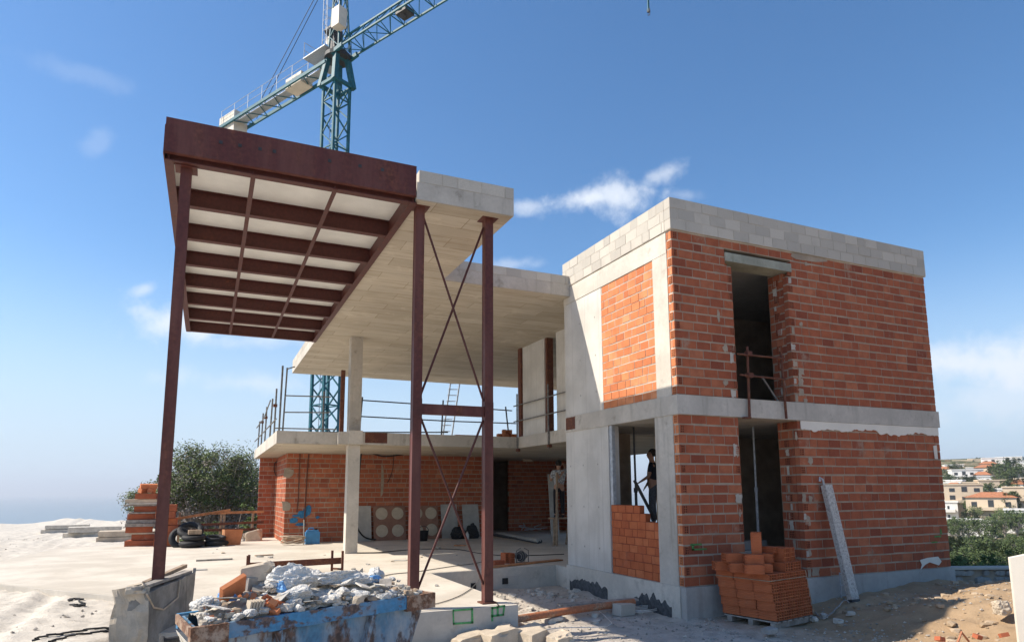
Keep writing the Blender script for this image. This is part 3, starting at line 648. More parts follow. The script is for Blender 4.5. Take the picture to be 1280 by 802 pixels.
# steel canopy
cn = MB(); cn.box((-8.83, .085, 6.37), (-5.11, .10, 6.866)); can = hpart('steel_canopy', MB().box((-8.83, .10, 6.34), (-5.11, .16, 6.37)).box((-8.83, .085, 6.345), (-5.11, .10, 6.866)), 'steel')
part('fascia', MB().box((-8.84, .086, 6.31), (-8.825, 11.67, 6.75)), 'steel', can)
dk = MB(); dk.box((-8.80, .165, 6.575), (-5.11, 11.64, 6.60)); part('deck_sheet', dk, 'deck', can)
for k in range(8):
    y0 = .19 + k * (11.667 - .30) / 7
    j = MB(); j.box((-8.81, y0, 6.27), (-5.11, y0 + .14, 6.286)).box((-8.81, y0 + .064, 6.287), (-5.11, y0 + .076, 6.56)).box((-8.81, y0, 6.561), (-5.11, y0 + .14, 6.574))
    part('joist', j, 'joist_steel', can)
for x0 in (-7.62, -6.40):
    part('purlin', MB().box((x0 - .035, .2, 6.262), (x0 + .035, 11.60, 6.269)).box((x0 - .006, .2, 6.2695), (x0 + .006, 11.60, 6.33)), 'joist_steel', can)
for x0 in (-8.805, -5.17):
    part('side_beam', MB().box((x0 - .02, .165, 6.255), (x0 + .10, 11.66, 6.2685)).box((x0 + .03, .165, 6.269), (x0 + .045, 11.66, 6.57)), 'joist_steel', can)
for u in (276, 300, 325, 343, 412, 450, 478):
    q = at(u, 178 + (u - 276) * .17, 'y', .083); part('bolt_plate', MB().cbox((q.x, .080, q.z), .05, .012, .05), 'darkmetal', can)
for (x0, zb, zt) in ((-8.54, -.42, 6.255), (-4.957, -.302, 6.285), (-3.698, -.302, 6.285)):
    k_ = MB(); w = .075
    k_.box((x0 - w, .34, zb), (x0 + w, .356, zt)).box((x0 - w, .474, zb), (x0 + w, .49, zt)).box((x0 - .01, .357, zb), (x0 + .01, .473, zt))
    # box-welded column: side plates close the channel
    k_.box((x0 - w + .004, .3565, zb), (x0 - w + .014, .4735, zt)).box((x0 + w - .014, .3565, zb), (x0 + w - .004, .4735, zt))
    sc_ = hpart('steel_column', k_, 'steel')
    part('end_plate', MB().box((x0 - .15, .27, zt), (x0 + .15, .56, zt + .012)), 'steel', sc_); part('base_plate', MB().box((x0 - .13, .29, zb - .001), (x0 + .13, .54, zb + .02)), 'rust', sc_)
for x0 in (-8.54, -4.957, -3.698):
    for zz in (2.85,) if x0 > -8 else ():
        hpart('gusset_plate', MB().box((x0 - .078, .333, zz - .16), (x0 + .078, .339, zz + .16)), 'joist_steel')
hpart('tie_beam', MB().box((-4.88, .36, 2.76), (-3.775, .47, 2.93)), 'steel')
for a, b_, dy in (((-4.88, .40, 6.12), (-3.775, .40, 3.02), 0), ((-3.775, .43, 6.14), (-4.88, .43, 3.08), 0), ((-4.88, .40, 2.70), (-3.775, .40, .0), 0), ((-3.775, .43, 2.70), (-4.88, .43, -.02), 0)):
    hpart('cross_brace', MB().tube([a, b_], .020, 8), 'joist_steel')


# ------------------------------------------------------------------ tower crane
cb = Vector((-2.02, 29.4, 0)); ja = Vector((.469, -.883, 0)).normalized(); jw = Vector((ja.y, -ja.x, 0))      # ja: jib direction (towards the viewer), jw: across
def cp(s, w, z): return cb + ja * s + jw * w + Vector((0, 0, z))
def onjib(u, v, w=0.):                       # sight line against the vertical plane of the jib
    d = ray(u, v); o = CC - (cb + jw * w); t = -o.dot(jw) / d.dot(jw); q = CC + d * t - cb; return q.dot(ja), q.z
crane = thing('tower_crane', 'teal tower crane rising behind the house with a grey counter jib', 'crane', (cb.x, cb.y, -3))
hw = .56
m = MB()
for a in (-1, 1):
    for b in (-1, 1): m.beam(cp(a * hw, b * hw, -3), cp(a * hw, b * hw, 26.6), .15, .15, jw)
k = 0; z = -3.
while z < 25.9:
    for a in (-1, 1):
        s_ = 1 if k % 2 else -1
        m.beam(cp(a * hw, -hw * s_, z), cp(a * hw, hw * s_, z + 1.05), .07, .07); m.beam(cp(-hw * s_, a * hw, z), cp(hw * s_, a * hw, z + 1.05), .07, .07)
        if k % 3 == 0: m.beam(cp(a * hw, -hw, z), cp(a * hw, hw, z), .07, .07); m.beam(cp(-hw, a * hw, z), cp(hw, a * hw, z), .07, .07)
    z += 1.05; k += 1
part('mast', m, 'teal', crane)
lad = MB(); lad.tube([cp(-.15, .3, -2), cp(-.15, .3, 25)], .02, 6).tube([cp(.15, .3, -2), cp(.15, .3, 25)], .02, 6)
for k in range(90): lad.tube([cp(-.15, .3, -2 + k * .3), cp(.15, .3, -2 + k * .3)], .012, 5)
part('mast_ladder', lad, 'galv', crane)
t = MB()                                     # splayed transition piece and ring
for a in (-1, 1):
    for b in (-1, 1):
        t.beam(cp(a * hw * 1.25, b * hw * 1.25, 26.3), cp(a * .42, b * .42, 28.3), .30, .30, jw)
    t.beam(cp(a * hw * 1.25, -hw * 1.3, 26.4), cp(a * hw * 1.25, hw * 1.3, 26.4), .2, .2); t.beam(cp(-hw * 1.3, a * hw * 1.25, 26.4), cp(hw * 1.3, a * hw * 1.25, 26.4), .2, .2)
part('slewing_base', t, 'teal', crane)
part('slewing_ring', MB().tube([cp(0, 0, 28.2), cp(0, 0, 28.45)], .82, 24).tube([cp(0, 0, 28.45), cp(0, 0, 28.7)], .62, 24), 'darkmetal', crane)
hd = MB()                                    # tower head
for a in (-1, 1):
    for b in (-1, 1): hd.beam(cp(a * .5 + .1, b * .42, 28.7), cp(a * .14, b * .12, 36), .10, .10, jw)
for k in range(8):
    f0 = 1 - k * .09; f1 = 1 - (k + 1) * .09; z0 = 28.7 + k; z1 = z0 + 1; s_ = 1 if k % 2 else -1
    for a in (-1, 1):
        hd.beam(cp(.1 * f0 + a * .5 * f0, -.42 * f0 * s_, z0), cp(.1 * f1 + a * .5 * f1, .42 * f1 * s_, z1), .05, .05)
        hd.beam(cp(.1 * f0 - .5 * f0 * s_, a * .42 * f0, z0), cp(.1 * f1 + .5 * f1 * s_, a * .42 * f1, z1), .05, .05)
part('tower_head', hd, 'teal', crane)
ca = MB()                                    # caged ladder on the head
for k in range(9):
    ca.tube([cp(-.75 + .42 * math.cos(2 * math.pi * j / 12), .15 + .42 * math.sin(2 * math.pi * j / 12), 29.6 + k * .7) for j in range(13)], .018, 5)
for j in range(6): ca.tube([cp(-.75 + .42 * math.cos(math.pi * j / 3), .15 + .42 * math.sin(math.pi * j / 3), 29.4) , cp(-.75 + .42 * math.cos(math.pi * j / 3), .15 + .42 * math.sin(math.pi * j / 3), 35.4)], .018, 5)
part('ladder_cage', ca, 'galv', crane)
part('electric_cabinet', MB().obox(cp(.45, .30, 29.7), ja * .7, jw * .6, Z * 1.25), 'cream', crane)
sl_ = MB().obox(cp(.5, .35, 32.2), ja * .5, jw * .6, Z * .06).beam(cp(.3, .2, 31.7), cp(.6, .5, 32.2), .05, .05); part('floodlight', sl_, 'darkmetal', crane)
pf = MB(); pf.obox(cp(-2.3, -1.15, 28.75), ja * 2.2, jw * 2.1, Z * .06)
pf2 = part('platform', pf, 'galv', crane)
pr_ = MB()
for (s_, w) in ((-2.28, -1.12), (-2.28, .9), (-.2, -1.12), (-1.2, -1.12), (-2.28, -.1)): pr_.tube([cp(s_, w, 28.81), cp(s_, w, 29.9)], .022, 6)
for zz in (29.35, 29.9): pr_.tube([cp(-.2, -1.12, zz), cp(-2.28, -1.12, zz), cp(-2.28, .9, zz)], .018, 6)
part('platform_railing', pr_, 'galv', crane)
mo = MB(); mo.tube([cp(-.95, -.75, 30.0), cp(-.95, .05, 30.0)], .30, 16).tube([cp(-1.1, -.4, 28.85), cp(-1.1, -.4, 30.2)], .17, 12).obox(cp(-1.3, -.95, 29.8), ja * .5, jw * .45, Z * .8)
part('slewing_motor', mo, 'cream', crane)
mo = MB(); mo.obox(cp(-.75, -.5, 28.85), ja * .5, jw * .6, Z * 1.7).tube([cp(-.9, .2, 30.4), cp(-.2, .2, 30.4)], .25, 12); part('hoist_gear', mo, 'darkmetal', crane)
# jib: two lower chords and one upper
ZJ = 28.42; zt = 29.5; jl = 40; wj = .58
j = MB()
for w in (-wj, wj): j.beam(cp(.5, w, ZJ), cp(jl, w, ZJ), .10, .10)
j.beam(cp(.6, 0, zt), cp(jl - 1, 0, zt), .10, .10)
n = int(jl / 1.2)
for k in range(n):
    s0 = .6 + k * 1.2; s1 = s0 + .6; s2 = s0 + 1.2
    for w in (-wj, wj): j.beam(cp(s0, w, ZJ), cp(s1, 0, zt), .045, .045); j.beam(cp(s1, 0, zt), cp(s2, w, ZJ), .045, .045)
    j.beam(cp(s0, -wj, ZJ), cp(s0, wj, ZJ), .045, .045); j.beam(cp(s0, -wj, ZJ), cp(s2, wj, ZJ), .035, .035) if k % 2 else j.beam(cp(s0, wj, ZJ), cp(s2, -wj, ZJ), .035, .035)
part('jib', j, 'teal', crane)
part('jib_root', MB().beam(cp(.3, -wj, ZJ - .1), cp(1.2, -wj, ZJ), .2, .25).beam(cp(.3, wj, ZJ - .1), cp(1.2, wj, ZJ), .2, .25).beam(cp(.3, -.7, ZJ - .1), cp(.3, .7, ZJ - .1), .25, .25), 'teal', crane)
# counter jib: flat deck
cl = -13.4
d_ = MB()
for w in (-.62, .62): d_.beam(cp(-.4, w, ZJ - .45), cp(cl, w, ZJ - .45), .12, .22)
k = 0; s_ = -1.
while s_ > cl + .9:
    d_.beam(cp(s_, -.62, ZJ - .5), cp(s_ - .85, .62, ZJ - .5), .05, .05) if k % 2 else d_.beam(cp(s_, .62, ZJ - .5), cp(s_ - .85, -.62, ZJ - .5), .05, .05)
    s_ -= .85; k += 1
part('counter_jib', d_, 'teal', crane)
part('walkway_grating', MB().obox(cp(-1.2, -.30, ZJ - .40), -ja * 10.4, jw * .6, Z * .03), 'galv', crane)
cw = MB()
for k in range(4): cw.obox(cp(cl + .25 + k * .52, -.52, ZJ - 1.75), ja * .49, jw * 1.04, Z * 2.15)
part('counterweight', cw, 'cream', crane)
part('winch_box', MB().obox(cp(-4.9, -.45, ZJ - .56), ja * 1.7, jw * .9, Z * .75), 'cream', crane)
rl = MB()
for k in range(7): 
    for w in (-.62, .62): rl.tube([cp(-2.2 - k * 1.75, w, ZJ - .4), cp(-2.2 - k * 1.75, w, ZJ + .75)], .02, 5)
for w in (-.62, .62):
    for zz in (.2, .75): rl.tube([cp(-2.2, w, ZJ + zz), cp(cl + .6, w, ZJ + zz)], .017, 5)
part('walkway_railing', rl, 'galv', crane)
part('stay_cable', MB().tube([cp(-.1, -.1, 35.8), cp(cl + 3.5, -.5, ZJ - .3)], .022, 5), 'darkmetal', crane); part('stay_cable', MB().tube([cp(-.1, .1, 35.8), cp(cl + 5.5, .5, ZJ - .3)], .022, 5), 'darkmetal', crane)
part('jib_tie', MB().tube([cp(.1, 0, 35.8), cp(24, 0, zt)], .03, 5), 'teal', crane)
for s_ in (5.7,):
    tb = MB(); tb.obox(cp(s_, -.3, ZJ - .05), ja * .8, jw * .7, Z * .3).tube([cp(s_ + .3, 0, ZJ - .1), cp(s_ + .3, .4, ZJ + .35)], .2, 10); part('trolley_winch', tb, 'darkmetal', crane)
hs_, hz_ = onjib(811, 21)
tb = MB(); tb.obox(cp(hs_ - .6, -wj - .1, ZJ - .2), ja * 1.2, jw * (2 * wj + .2), Z * .12); part('trolley', tb, 'darkmetal', crane)
part('hoist_rope', MB().tube([cp(hs_, -.1, ZJ - .2), cp(hs_, -.03, hz_ + .25)], .03, 5).tube([cp(hs_, .1, ZJ - .2), cp(hs_, .03, hz_ + .25)], .03, 5), 'teal', crane)
hk = MB().obox(cp(hs_ - .055, -.045, hz_ + .2), ja * .11, jw * .09, Z * .15).tube([cp(hs_, 0, hz_ + .25)] + [cp(hs_ + .05 * math.sin(a), 0, hz_ + .1 - .06 * math.cos(a) + .02) for a in (2.6, 2.0, 1.2, .4, -.4, -1.2)], .018, 6)
part('hook_block', hk, 'darkmetal', crane)
part('ballast', MB().obox(cp(-1.4, -1.4, -3.2), ja * 2.8, jw * 2.8, Z * 1.4), 'concrete_dark', crane)

# ------------------------------------------------------------------ skip full of rubble
L1 = Vector((-8.06, -2.88, .25)); R1 = Vector((-5.37, -1.75, .25)); L2 = Vector((-8.20, -2.05, .25)); R2 = Vector((-5.75, -.75, .25))
along = (R1 - L1).normalized(); acr = (L2 - L1).normalized()
zb = -.86
def lerp(a, b, t): return a + (b - a) * t
B1 = L1 + along * .42 + acr * .12; B2 = L2 + along * .42 - acr * .12; B3 = R2 - along * .42 - acr * .12; B4 = R1 - along * .42 + acr * .12
for q in (B1, B2, B3, B4): q.z = zb
skip = thing('rubble_skip', 'dented blue skip with rusty rim heaped with rubble and white sacks', 'skip', ((L1.x + R1.x) / 2, (L1.y + R2.y) / 2, zb))
i_ = .03; T = [L1 + along * i_ + acr * i_, R1 - along * i_ + acr * i_, R2 - along * i_ - acr * i_, L2 + along * i_ - acr * i_]; T = [p - Z * .02 for p in T]
Bq = [B1, B4, B3, B2]; inn = [p * .0 + p for p in T]
cen = (L1 + R1 + R2 + L2) / 4
def shr(p, k=.025): d = (cen - p); d.z = 0; return p + d.normalized() * k
body = MB(); vs = T + Bq + [shr(p) for p in T] + [shr(p) + Z * .03 for p in Bq]
fs = []
for a in range(4):
    b = (a + 1) % 4
    fs += [(a, a + 4, b + 4, b), (a + 8, b + 8, b + 12, a + 12), (a, b, b + 8, a + 8)]
fs += [(4, 7, 6, 5), (12, 13, 14, 15)]
body.add(vs, fs); part('skip_body', body, 'skip', skip)
def rimbar(p, q, out, mat, name='rim', h=.15, t=.05, dent=0.):
    d = (q - p); n = 14; b = MB(); k0 = None; rr = random.Random(int(abs(p.x * 100)))
    out = Vector(out).normalized(); prof = [(0, 0), (t, 0), (t, -h), (0, -h)]
    for k in range(n + 1):
        c = p + d * (k / n) + Z * rr.uniform(-dent, dent) + out * rr.uniform(-dent, dent)
        b.v += [c + out * a + Z * z for a, z in prof]
    for k in range(n):
        for a in range(4): b.f.append((k * 4 + a, k * 4 + (a + 1) % 4, k * 4 + 4 + (a + 1) % 4, k * 4 + 4 + a))
    b.f += [(3, 2, 1, 0), (n * 4, n * 4 + 1, n * 4 + 2, n * 4 + 3)]
    return part(name, b, mat, skip)
on_ = -Vector((-along.y, along.x, 0)); oe = Vector((along.x, along.y, 0))
pa = lerp(L1, R1, .115); pb = lerp(L1, R1, .865)
rimbar(pa, pb, on_, 'skip_rim', dent=.004)
rimbar(L1 - along * .03, pa, on_, 'skip_rust', 'rim_end', .18, .058, .003); rimbar(pb, R1 + along * .05, on_, 'skip_rust', 'rim_end', .18, .058, .003)
rimbar(L2, R2, -on_, 'skip_rim'); rimbar(L1, L2, -oe, 'skip_rust', 'end_rim', .09, .03); rimbar(R1, R2, oe, 'skip_rust', 'end_rim')
for f_ in (.3, .7):
    p = lerp(L1, R1, f_) - Z * .15; q = lerp(B1, B4, (f_ - .5) * .86 + .5); part('stiffener', MB().beam(p + on_ * .02, q + on_ * .015, .09, .05, along), 'skip', skip)
for p in (lerp(L1, L2, .3), lerp(L1, L2, .75)):
    part('lifting_lug', MB().tube([p - oe * .02 - Z * .22, p - oe * .16 - Z * .22], .04, 12).tube([p - oe * .16 - Z * .22, p - oe * .18 - Z * .22], .06, 12), 'darkmetal', skip)
part('end_coat', MB().prism([shr(L1, -.012) - Z * .16, shr(L2, -.012) - Z * .16, shr(B2, -.012), shr(B1, -.012)], -oe * .004), 'white_wall', skip)
def crumple(c, rx, ry, rz, seed, rot=0, mat='bag', sub=4):
    bm = bmesh.new(); bmesh.ops.create_icosphere(bm, subdivisions=sub + (1 if sub == 4 else 0), radius=1); b = MB(); R = Matrix.Rotation(rot, 3, 'Z'); rr_ = random.Random(seed); o = Vector((seed * 5.1, seed * 2.2, 0))
    cuts = []
    for k in range(26):                       # many flat facets meeting in sharp folds
        d = Vector((rr_.gauss(0, 1), rr_.gauss(0, 1), rr_.gauss(0, .8))).normalized(); cuts.append((d, rr_.uniform(.50, .88)))
    for v in bm.verts:
        p = v.co.copy()
        for d, q in cuts:
            e_ = p.dot(d) - q
            if e_ > 0: p -= d * e_ * .9
        w = abs(noise.noise(Vector((p.x * 2.4, p.y * 2.4, p.z * 4)) + o)); w2 = abs(noise.noise(Vector((p.x * 5, p.y * 5, p.z * 5)) + o)); p *= 1 - .24 * w - .13 * w2 - .03 * abs(noise.noise(p * 11 + o))
        if p.z < -.35: p.z = -.35 - (p.z + .35) * .1; p.x *= 1.12; p.y *= 1.12
        b.v.append(R @ Vector((p.x * rx * 1.25, p.y * ry * 1.25, p.z * rz * 1.12)) + Vector(c))
    bm.verts.index_update(); b.f = [tuple(v.index for v in f.verts) for f in bm.faces]; bm.free(); return b
def heap(a, b): # a along 0..1, b across 0..1 -> point on the heap
    p = lerp(lerp(L1, R1, a), lerp(L2, R2, a), b); p.z = .21 + .24 * math.sin(math.pi * min(1, max(0, b * .9 + .05))) * (.45 + .55 * math.sin(math.pi * (a * .9 + .05))); return p
hm = MB(); NA = 40; NB = 14
for i in range(NB + 1):
    for k in range(NA + 1):
        a = .03 + .94 * k / NA; b = .06 + .88 * i / NB; p = heap(a, b); p.z += -.05 + .05 * noise.noise(p * 5) + .03 * noise.noise(p * 14); hm.v.append(p)
hm.f = [(i * (NA + 1) + k, i * (NA + 1) + k + 1, (i + 1) * (NA + 1) + k + 1, (i + 1) * (NA + 1) + k) for i in range(NB) for k in range(NA)]
o = single('rubble_fill', hm, 'rubble', 'mass of fine grey rubble filling the blue skip', 'rubble', smooth=False); o['kind'] = 'stuff'
for k in ('label', 'category'): pass
rr = random.Random(3)
for k in range(330):
    a = rr.uniform(.04, .96); b = rr.uniform(.02, .92) if k % 3 else rr.uniform(.0, .16); 
    if .36 < a < .75 and .15 < b < .6 and k % 3: continue
    p = heap(a, b); sz = rr.uniform(.014, .046) * (1.7 if k % 9 == 0 else 1)
    mt = rr.choice(('rubble', 'bag', 'stone', 'stone', 'rubble', 'brick_orange' if a < .45 else 'bag', 'bag' if a > .3 else 'terracotta', 'rubble_grey', 'wood'))
    if mt in ('brick_orange', 'terracotta'):
        mb = MB().cbox(p + Z * .02, sz * 2.2, sz * 1.1, sz * .9, rr.uniform(0, 6), rr.uniform(-.8, .8), rr.uniform(-.8, .8)); single('brick_fragment', mb, mt, 'broken red brick fragment among the rubble in the blue skip', 'brick', 'brick fragments in the skip')
    else: 
        if mt == 'bag': single('plaster_scrap', crumple(p + Z * .02, sz * 2.0, sz * 1.5, sz * 1.1, k, rr.uniform(0, 6), sub=3), 'bag', 'crumpled scrap of white paper or plastic between the rubble in the skip', 'scrap', 'white scraps in the skip')
        else: single('rubble_chunk', MB().rock(p + Z * .015, sz * rr.uniform(.9, 1.5), sz, sz * .8, k, 2, .5, rr.uniform(0, 6)), mt, 'angular chunk of broken concrete lying in the blue skip', 'rubble', 'rubble chunks in the skip')
sacks = [(.42, .45, .26, .20, .18, 'bag', 'bulging white woven sack lying across the middle of the blue skip'), (.33, .75, .20, .15, .16, 'bag', 'small white sack behind the bulging sack in the blue skip'), (.62, .55, .36, .18, .11, 'bag', 'flat folded white sheet spread over rubble right of the bulging sack'),
         (.58, .85, .20, .16, .19, 'bag', 'upright crumpled white sack at the back of the blue skip'), (.86, .6, .15, .13, .14, 'bag', 'crumpled white plastic bag at the right end of the blue skip'), (.40, .2, .22, .12, .09, 'bag', 'torn white plastic spilling over the front rim of the blue skip'),
         (.16, .62, .11, .10, .10, 'bag_blue', 'blue plastic bag among rubble at the left end of the blue skip'), (.35, .40, .07, .10, .10, 'bag_blue', 'scrap of blue plastic beside the bulging white sack'), (.81, .45, .11, .09, .07, 'bag_blue', 'blue printed wrapper under the white bag at the right end of the skip'), (.06, .45, .13, .11, .08, 'bag', 'limp white plastic bag at the left corner of the blue skip'), (.72, .4, .26, .12, .08, 'bag', 'white folded paper sacks near the right rim of the blue skip')]
for k, (a, b, rx, ry, rz, mt, lb) in enumerate(sacks):
    p = heap(a, b); single('plastic_sack', crumple(p + Z * rz * .35, rx * 1.05, ry * 1.05, rz * 1.15, k + 1, rr.uniform(-.4, .9), mt), mt, lb, 'sack', smooth=False)

for k in range(20):
    a = rr.uniform(.08, .94); b = rr.uniform(.05, .85); p = heap(a, b); mt = ('bag', 'board', 'white_wall', 'wood_grey')[k % 4]
    single('flat_scrap', MB().cbox(p + Z * .04, rr.uniform(.12, .30), rr.uniform(.06, .16), rr.uniform(.006, .02), rr.uniform(0, 6), rr.uniform(-.7, .7), rr.uniform(-.5, .5)), mt, 'thin flat scrap of board or card sticking out of the rubble in the skip', 'scrap', 'flat scraps in the skip')
p = heap(.30, .80); single('concrete_lump', MB().cbox(p + Z * .10, .36, .20, .24, .5, .1, .05), 'rubble_grey', 'squared grey concrete lump at the back of the blue skip', 'rubble')
single('mortar_lump', MB().rock(p + Z * .26, .20, .15, .11, 9, 3, .5), 'stone', 'brown crumbly mortar lump on top of the grey concrete lump', 'rubble')
p = heap(.80, .85); single('board_scrap', MB().prism([p + Vector((-.2, 0, -.06)), p + Vector((.12, .03, -.06)), p + Vector((.1, .05, .20))], Vector((.02, .04, .0))), 'rubble_grey', 'triangular grey board scrap standing at the back right of the skip', 'board')
p = heap(.17, .5); single('tile_fragment', MB().cbox(p + Z * .10, .30, .05, .22, .6, .5, -.4), 'brick_orange', 'large tilted red clay tile fragment standing in the skip', 'tile')
p = heap(.20, .12); q_ = MB()
for k in range(5): q_.cbox(p + along * (k * .032) + Z * .03, .022, .10, .15, .35, .1, .15)
single('ribbed_tile', q_, 'stone', 'cream ribbed tile fragment at the front rim of the skip', 'tile')
p = heap(.33, .1); single('brick_fragment', MB().cbox(p + Z * .0, .24, .06, .10, .5, .2, .3), 'terracotta', 'flat red brick shard against the front rim of the skip', 'brick')

# weathered concrete block beside the skip
w0 = at(184, 742, 'z', .28) + Vector((0, .25, 0)); w1 = at(243, 722, 'z', .30) + Vector((0, .55, 0)); dv = (w1 - w0); dv.z = 0; dn = Vector((-dv.y, dv.x, 0)).normalized()
wb = thing('concrete_barrier', 'weathered grey concrete block left of the blue skip with timber on top', 'barrier', (w0.x, w0.y, -.5))
b = MB(); NX = 12; NZ = 14
def wp_(a, c, front):
    p = w0 + dv * a + dn * (0 if front else .34); p.z = -.9 + (1.16 + .05 * a) * c
    p += Vector((noise.noise(p * 3), noise.noise(p * 3 + Vector((9, 0, 0))), noise.noise(p * 3 + Vector((0, 9, 0))) * .6)) * .035; return p
for front in (True, False):
    for j in range(NZ + 1):
        for i in range(NX + 1): b.v.append(wp_(i / NX, j / NZ, front))
n0 = (NX + 1) * (NZ + 1); idx = lambda i, j, f: (0 if f else n0) + j * (NX + 1) + i
for j in range(NZ):
    for i in range(NX): b.f += [(idx(i, j, 1), idx(i + 1, j, 1), idx(i + 1, j + 1, 1), idx(i, j + 1, 1)), (idx(i, j, 0), idx(i, j + 1, 0), idx(i + 1, j + 1, 0), idx(i + 1, j, 0))]
    b.f += [(idx(0, j, 0), idx(0, j, 1), idx(0, j + 1, 1), idx(0, j + 1, 0)), (idx(NX, j, 1), idx(NX, j, 0), idx(NX, j + 1, 0), idx(NX, j + 1, 1))]
for i in range(NX): b.f.append((idx(i, NZ, 1), idx(i + 1, NZ, 1), idx(i + 1, NZ, 0), idx(i, NZ, 0)))
part('block_body', b, concrete_mat('weathered_block', (.29, .27, .24), .3, .6, .8, 2.5, (.13, .11, .09), .7), wb)

be = MB(); bm = bmesh.new(); bmesh.ops.create_cube(bm, size=1); bmesh.ops.subdivide_edges(bm, edges=bm.edges[:], cuts=9, use_grid_fill=True)
for v in bm.verts:
    q_ = w0 + dn * (.17 + v.co.y * .32) + Vector((-.02 + v.co.x * .12, 0, -.42 + v.co.z * .94)); nv = Vector((noise.noise(q_ * 4), noise.noise(q_ * 4 + Vector((7, 0, 0))), noise.noise(q_ * 4 + Vector((0, 7, 0))))) * .06 + Vector((noise.noise(q_ * 13), noise.noise(q_ * 13 + Vector((7, 0, 0))), 0)) * .02
    be.v.append(q_ + nv - Vector((.05 * max(0, -v.co.z), 0, 0)))
bm.verts.index_update(); be.f = [tuple(v.index for v in f.verts) for f in bm.faces]; bm.free()
part('sun_toned_end', be, 'stone', wb)  # broken rough end, coloured pale to stand for the sunlight on it
part('rope', MB().tube([w0 + Vector((-.02, -.05, -.02)), w0 + dv * .12 + Vector((0, -.05, -.22)), w0 + dv * .32 + Vector((0, -.05, -.30)), w0 + dv * .62 + Vector((0, -.06, -.22)), w0 + dv * .64 + Vector((0, -.06, .02))], .012, 6), 'rope', wb)
single('timber_offcut', MB().beam(w0 + dn * .12 + Z * .045 - dv * .05, w1 + dn * .1 + Z * .035, .12, .04), 'wood_grey', 'grey timber board lying on the weathered concrete block', 'board')
single('timber_offcut', MB().beam(w0 + dn * .25 + dv * .3 + Z * .04, w1 + dn * .22 + dv * .12 + Z * .10, .07, .05), 'wood', 'brown timber strip behind the grey board on the weathered block', 'board')
single('timber_stake', MB().beam(w1 + dn * .05 + Z * -.35 + dv * .03, w1 + dn * .03 + Z * .08 + dv * .04, .07, .04), 'wood_grey', 'short upright grey stake at the right end of the weathered block', 'stake')
single('sand_lump', MB().rock(w0 + dn * .16 + Z * .035 + dv * .02, .11, .13, .07, 14, 3, .5), 'stone', 'lump of dried mortar on the left end of the weathered block', 'rubble')

# red steel trestle on the terrace
a_ = at(308, 706, 'z', -.05); b_ = at(426, 699, 'z', -.05); d_ = (b_ - a_); d_.z = 0
tr = thing('steel_trestle', 'red oxide steel frame of one beam with four posts standing on the terrace', 'trestle', (a_.x, a_.y, -.304))
part('beam', MB().beam(a_ + Z * -.02, b_ + Z * -.02, .05, .14), 'rust', tr)
nn = Vector((-d_.y, d_.x, 0)).normalized()
for q, s_ in ((a_, .03), (a_ + d_ * .03 - nn * .0, -.0), (b_ - d_ * .06, 0), (b_, -.02)):
    pass
for q in (a_ - nn * .10, a_ + d_ * .035 + nn * .12, b_ + nn * .12 - d_ * .08, b_ - nn * .12):
    part('post', MB().beam(Vector((q.x, q.y, -.303)), Vector((q.x, q.y, .16)), .05, .05), 'rust', tr)
part('foot_bar', MB().beam(a_ - nn * .12 - Z * .2, a_ + nn * .14 + d_ * .035 - Z * .2, .04, .04), 'rust', tr); part('foot_bar', MB().beam(b_ - nn * .14 - Z * .2, b_ + nn * .14 - d_ * .08 - Z * .2, .04, .04), 'rust', tr)

# ------------------------------------------------------------------ pallet of hollow bricks, right foreground
def hollow_brick(mb, o, u, v, w, eu, ev, L, nu=3, nv=3):    # open end in the u-v plane (facing -w), extruded along w
    o = Vector(o); u = Vector(u).normalized(); v = Vector(v).normalized(); w = Vector(w).normalized(); bar = .011
    mb.cur = 0
    mb.obox(o + w * .03, u * eu, v * ev, w * (L - .06))
    for end in (0, 1):
        q = o + w * (0 if end == 0 else L - .03)
        for i in range(nu + 1): mb.obox(q + u * ((eu - bar) * i / nu), u * bar, v * ev, w * .03)
        for i in range(nv + 1): mb.obox(q + v * ((ev - bar) * i / nv) + w * .0008, u * (bar * .0 + eu), v * bar, w * .0284)
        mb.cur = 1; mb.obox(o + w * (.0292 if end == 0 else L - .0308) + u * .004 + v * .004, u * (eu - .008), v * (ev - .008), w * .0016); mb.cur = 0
    return mb
HB = ['terracotta', 'cavity']
P1 = Vector((.80, -1.36, -.66)); pu = Vector((.978, .208, 0)).normalized(); pw = Vector((-.208, .978, 0)).normalized()      # pu: along the open-end face, pw: into the pack
pw = (pw - pu * 0).normalized()
shear = Vector((-.20, -.02, 1.0))
pal = thing('wooden_pallet', 'grey wooden pallet under the leaning pack of hollow bricks', 'pallet', (P1.x, P1.y, -.80))
for k in range(3):
    part('stringer', MB().obox(P1 + pw * (.04 + k * .43) - Z * .13, pu * 1.1, pw * .09, Z * .09), 'wood_grey', pal)
for k in range(7): part('deck_board', MB().obox(P1 + pu * (.0 + k * .166) - Z * .0375, pu * .11, pw * 1.05, Z * .022), 'wood_grey', pal)
pack = thing('brick_pack', 'leaning strapped pack of hollow red bricks on a wooden pallet', 'bricks', (P1.x, P1.y, P1.z))
EU, EV, LB = .215, .150, .355; rr = random.Random(11); NR = 5
proto = None
def pack_brick(i, k, r, ofs=Vector((0, 0, 0))):
    mb = MB(); mb2 = hollow_brick(mb, P1 + pu * (i * (EU + .005)) + pw * (r * (LB + .006)) + shear * (k * (EV + .004)) + ofs, pu, Z, pw, EU, EV, LB); return mb2
for k in range(NR):
    for i in range(5):
        for r in range(3):
            if r and i and k < NR - 1: continue
            part('brick', pack_brick(i, k, r, pu * rr.uniform(-.004, .004) + pw * rr.uniform(-.006, .006)), HB, pack)
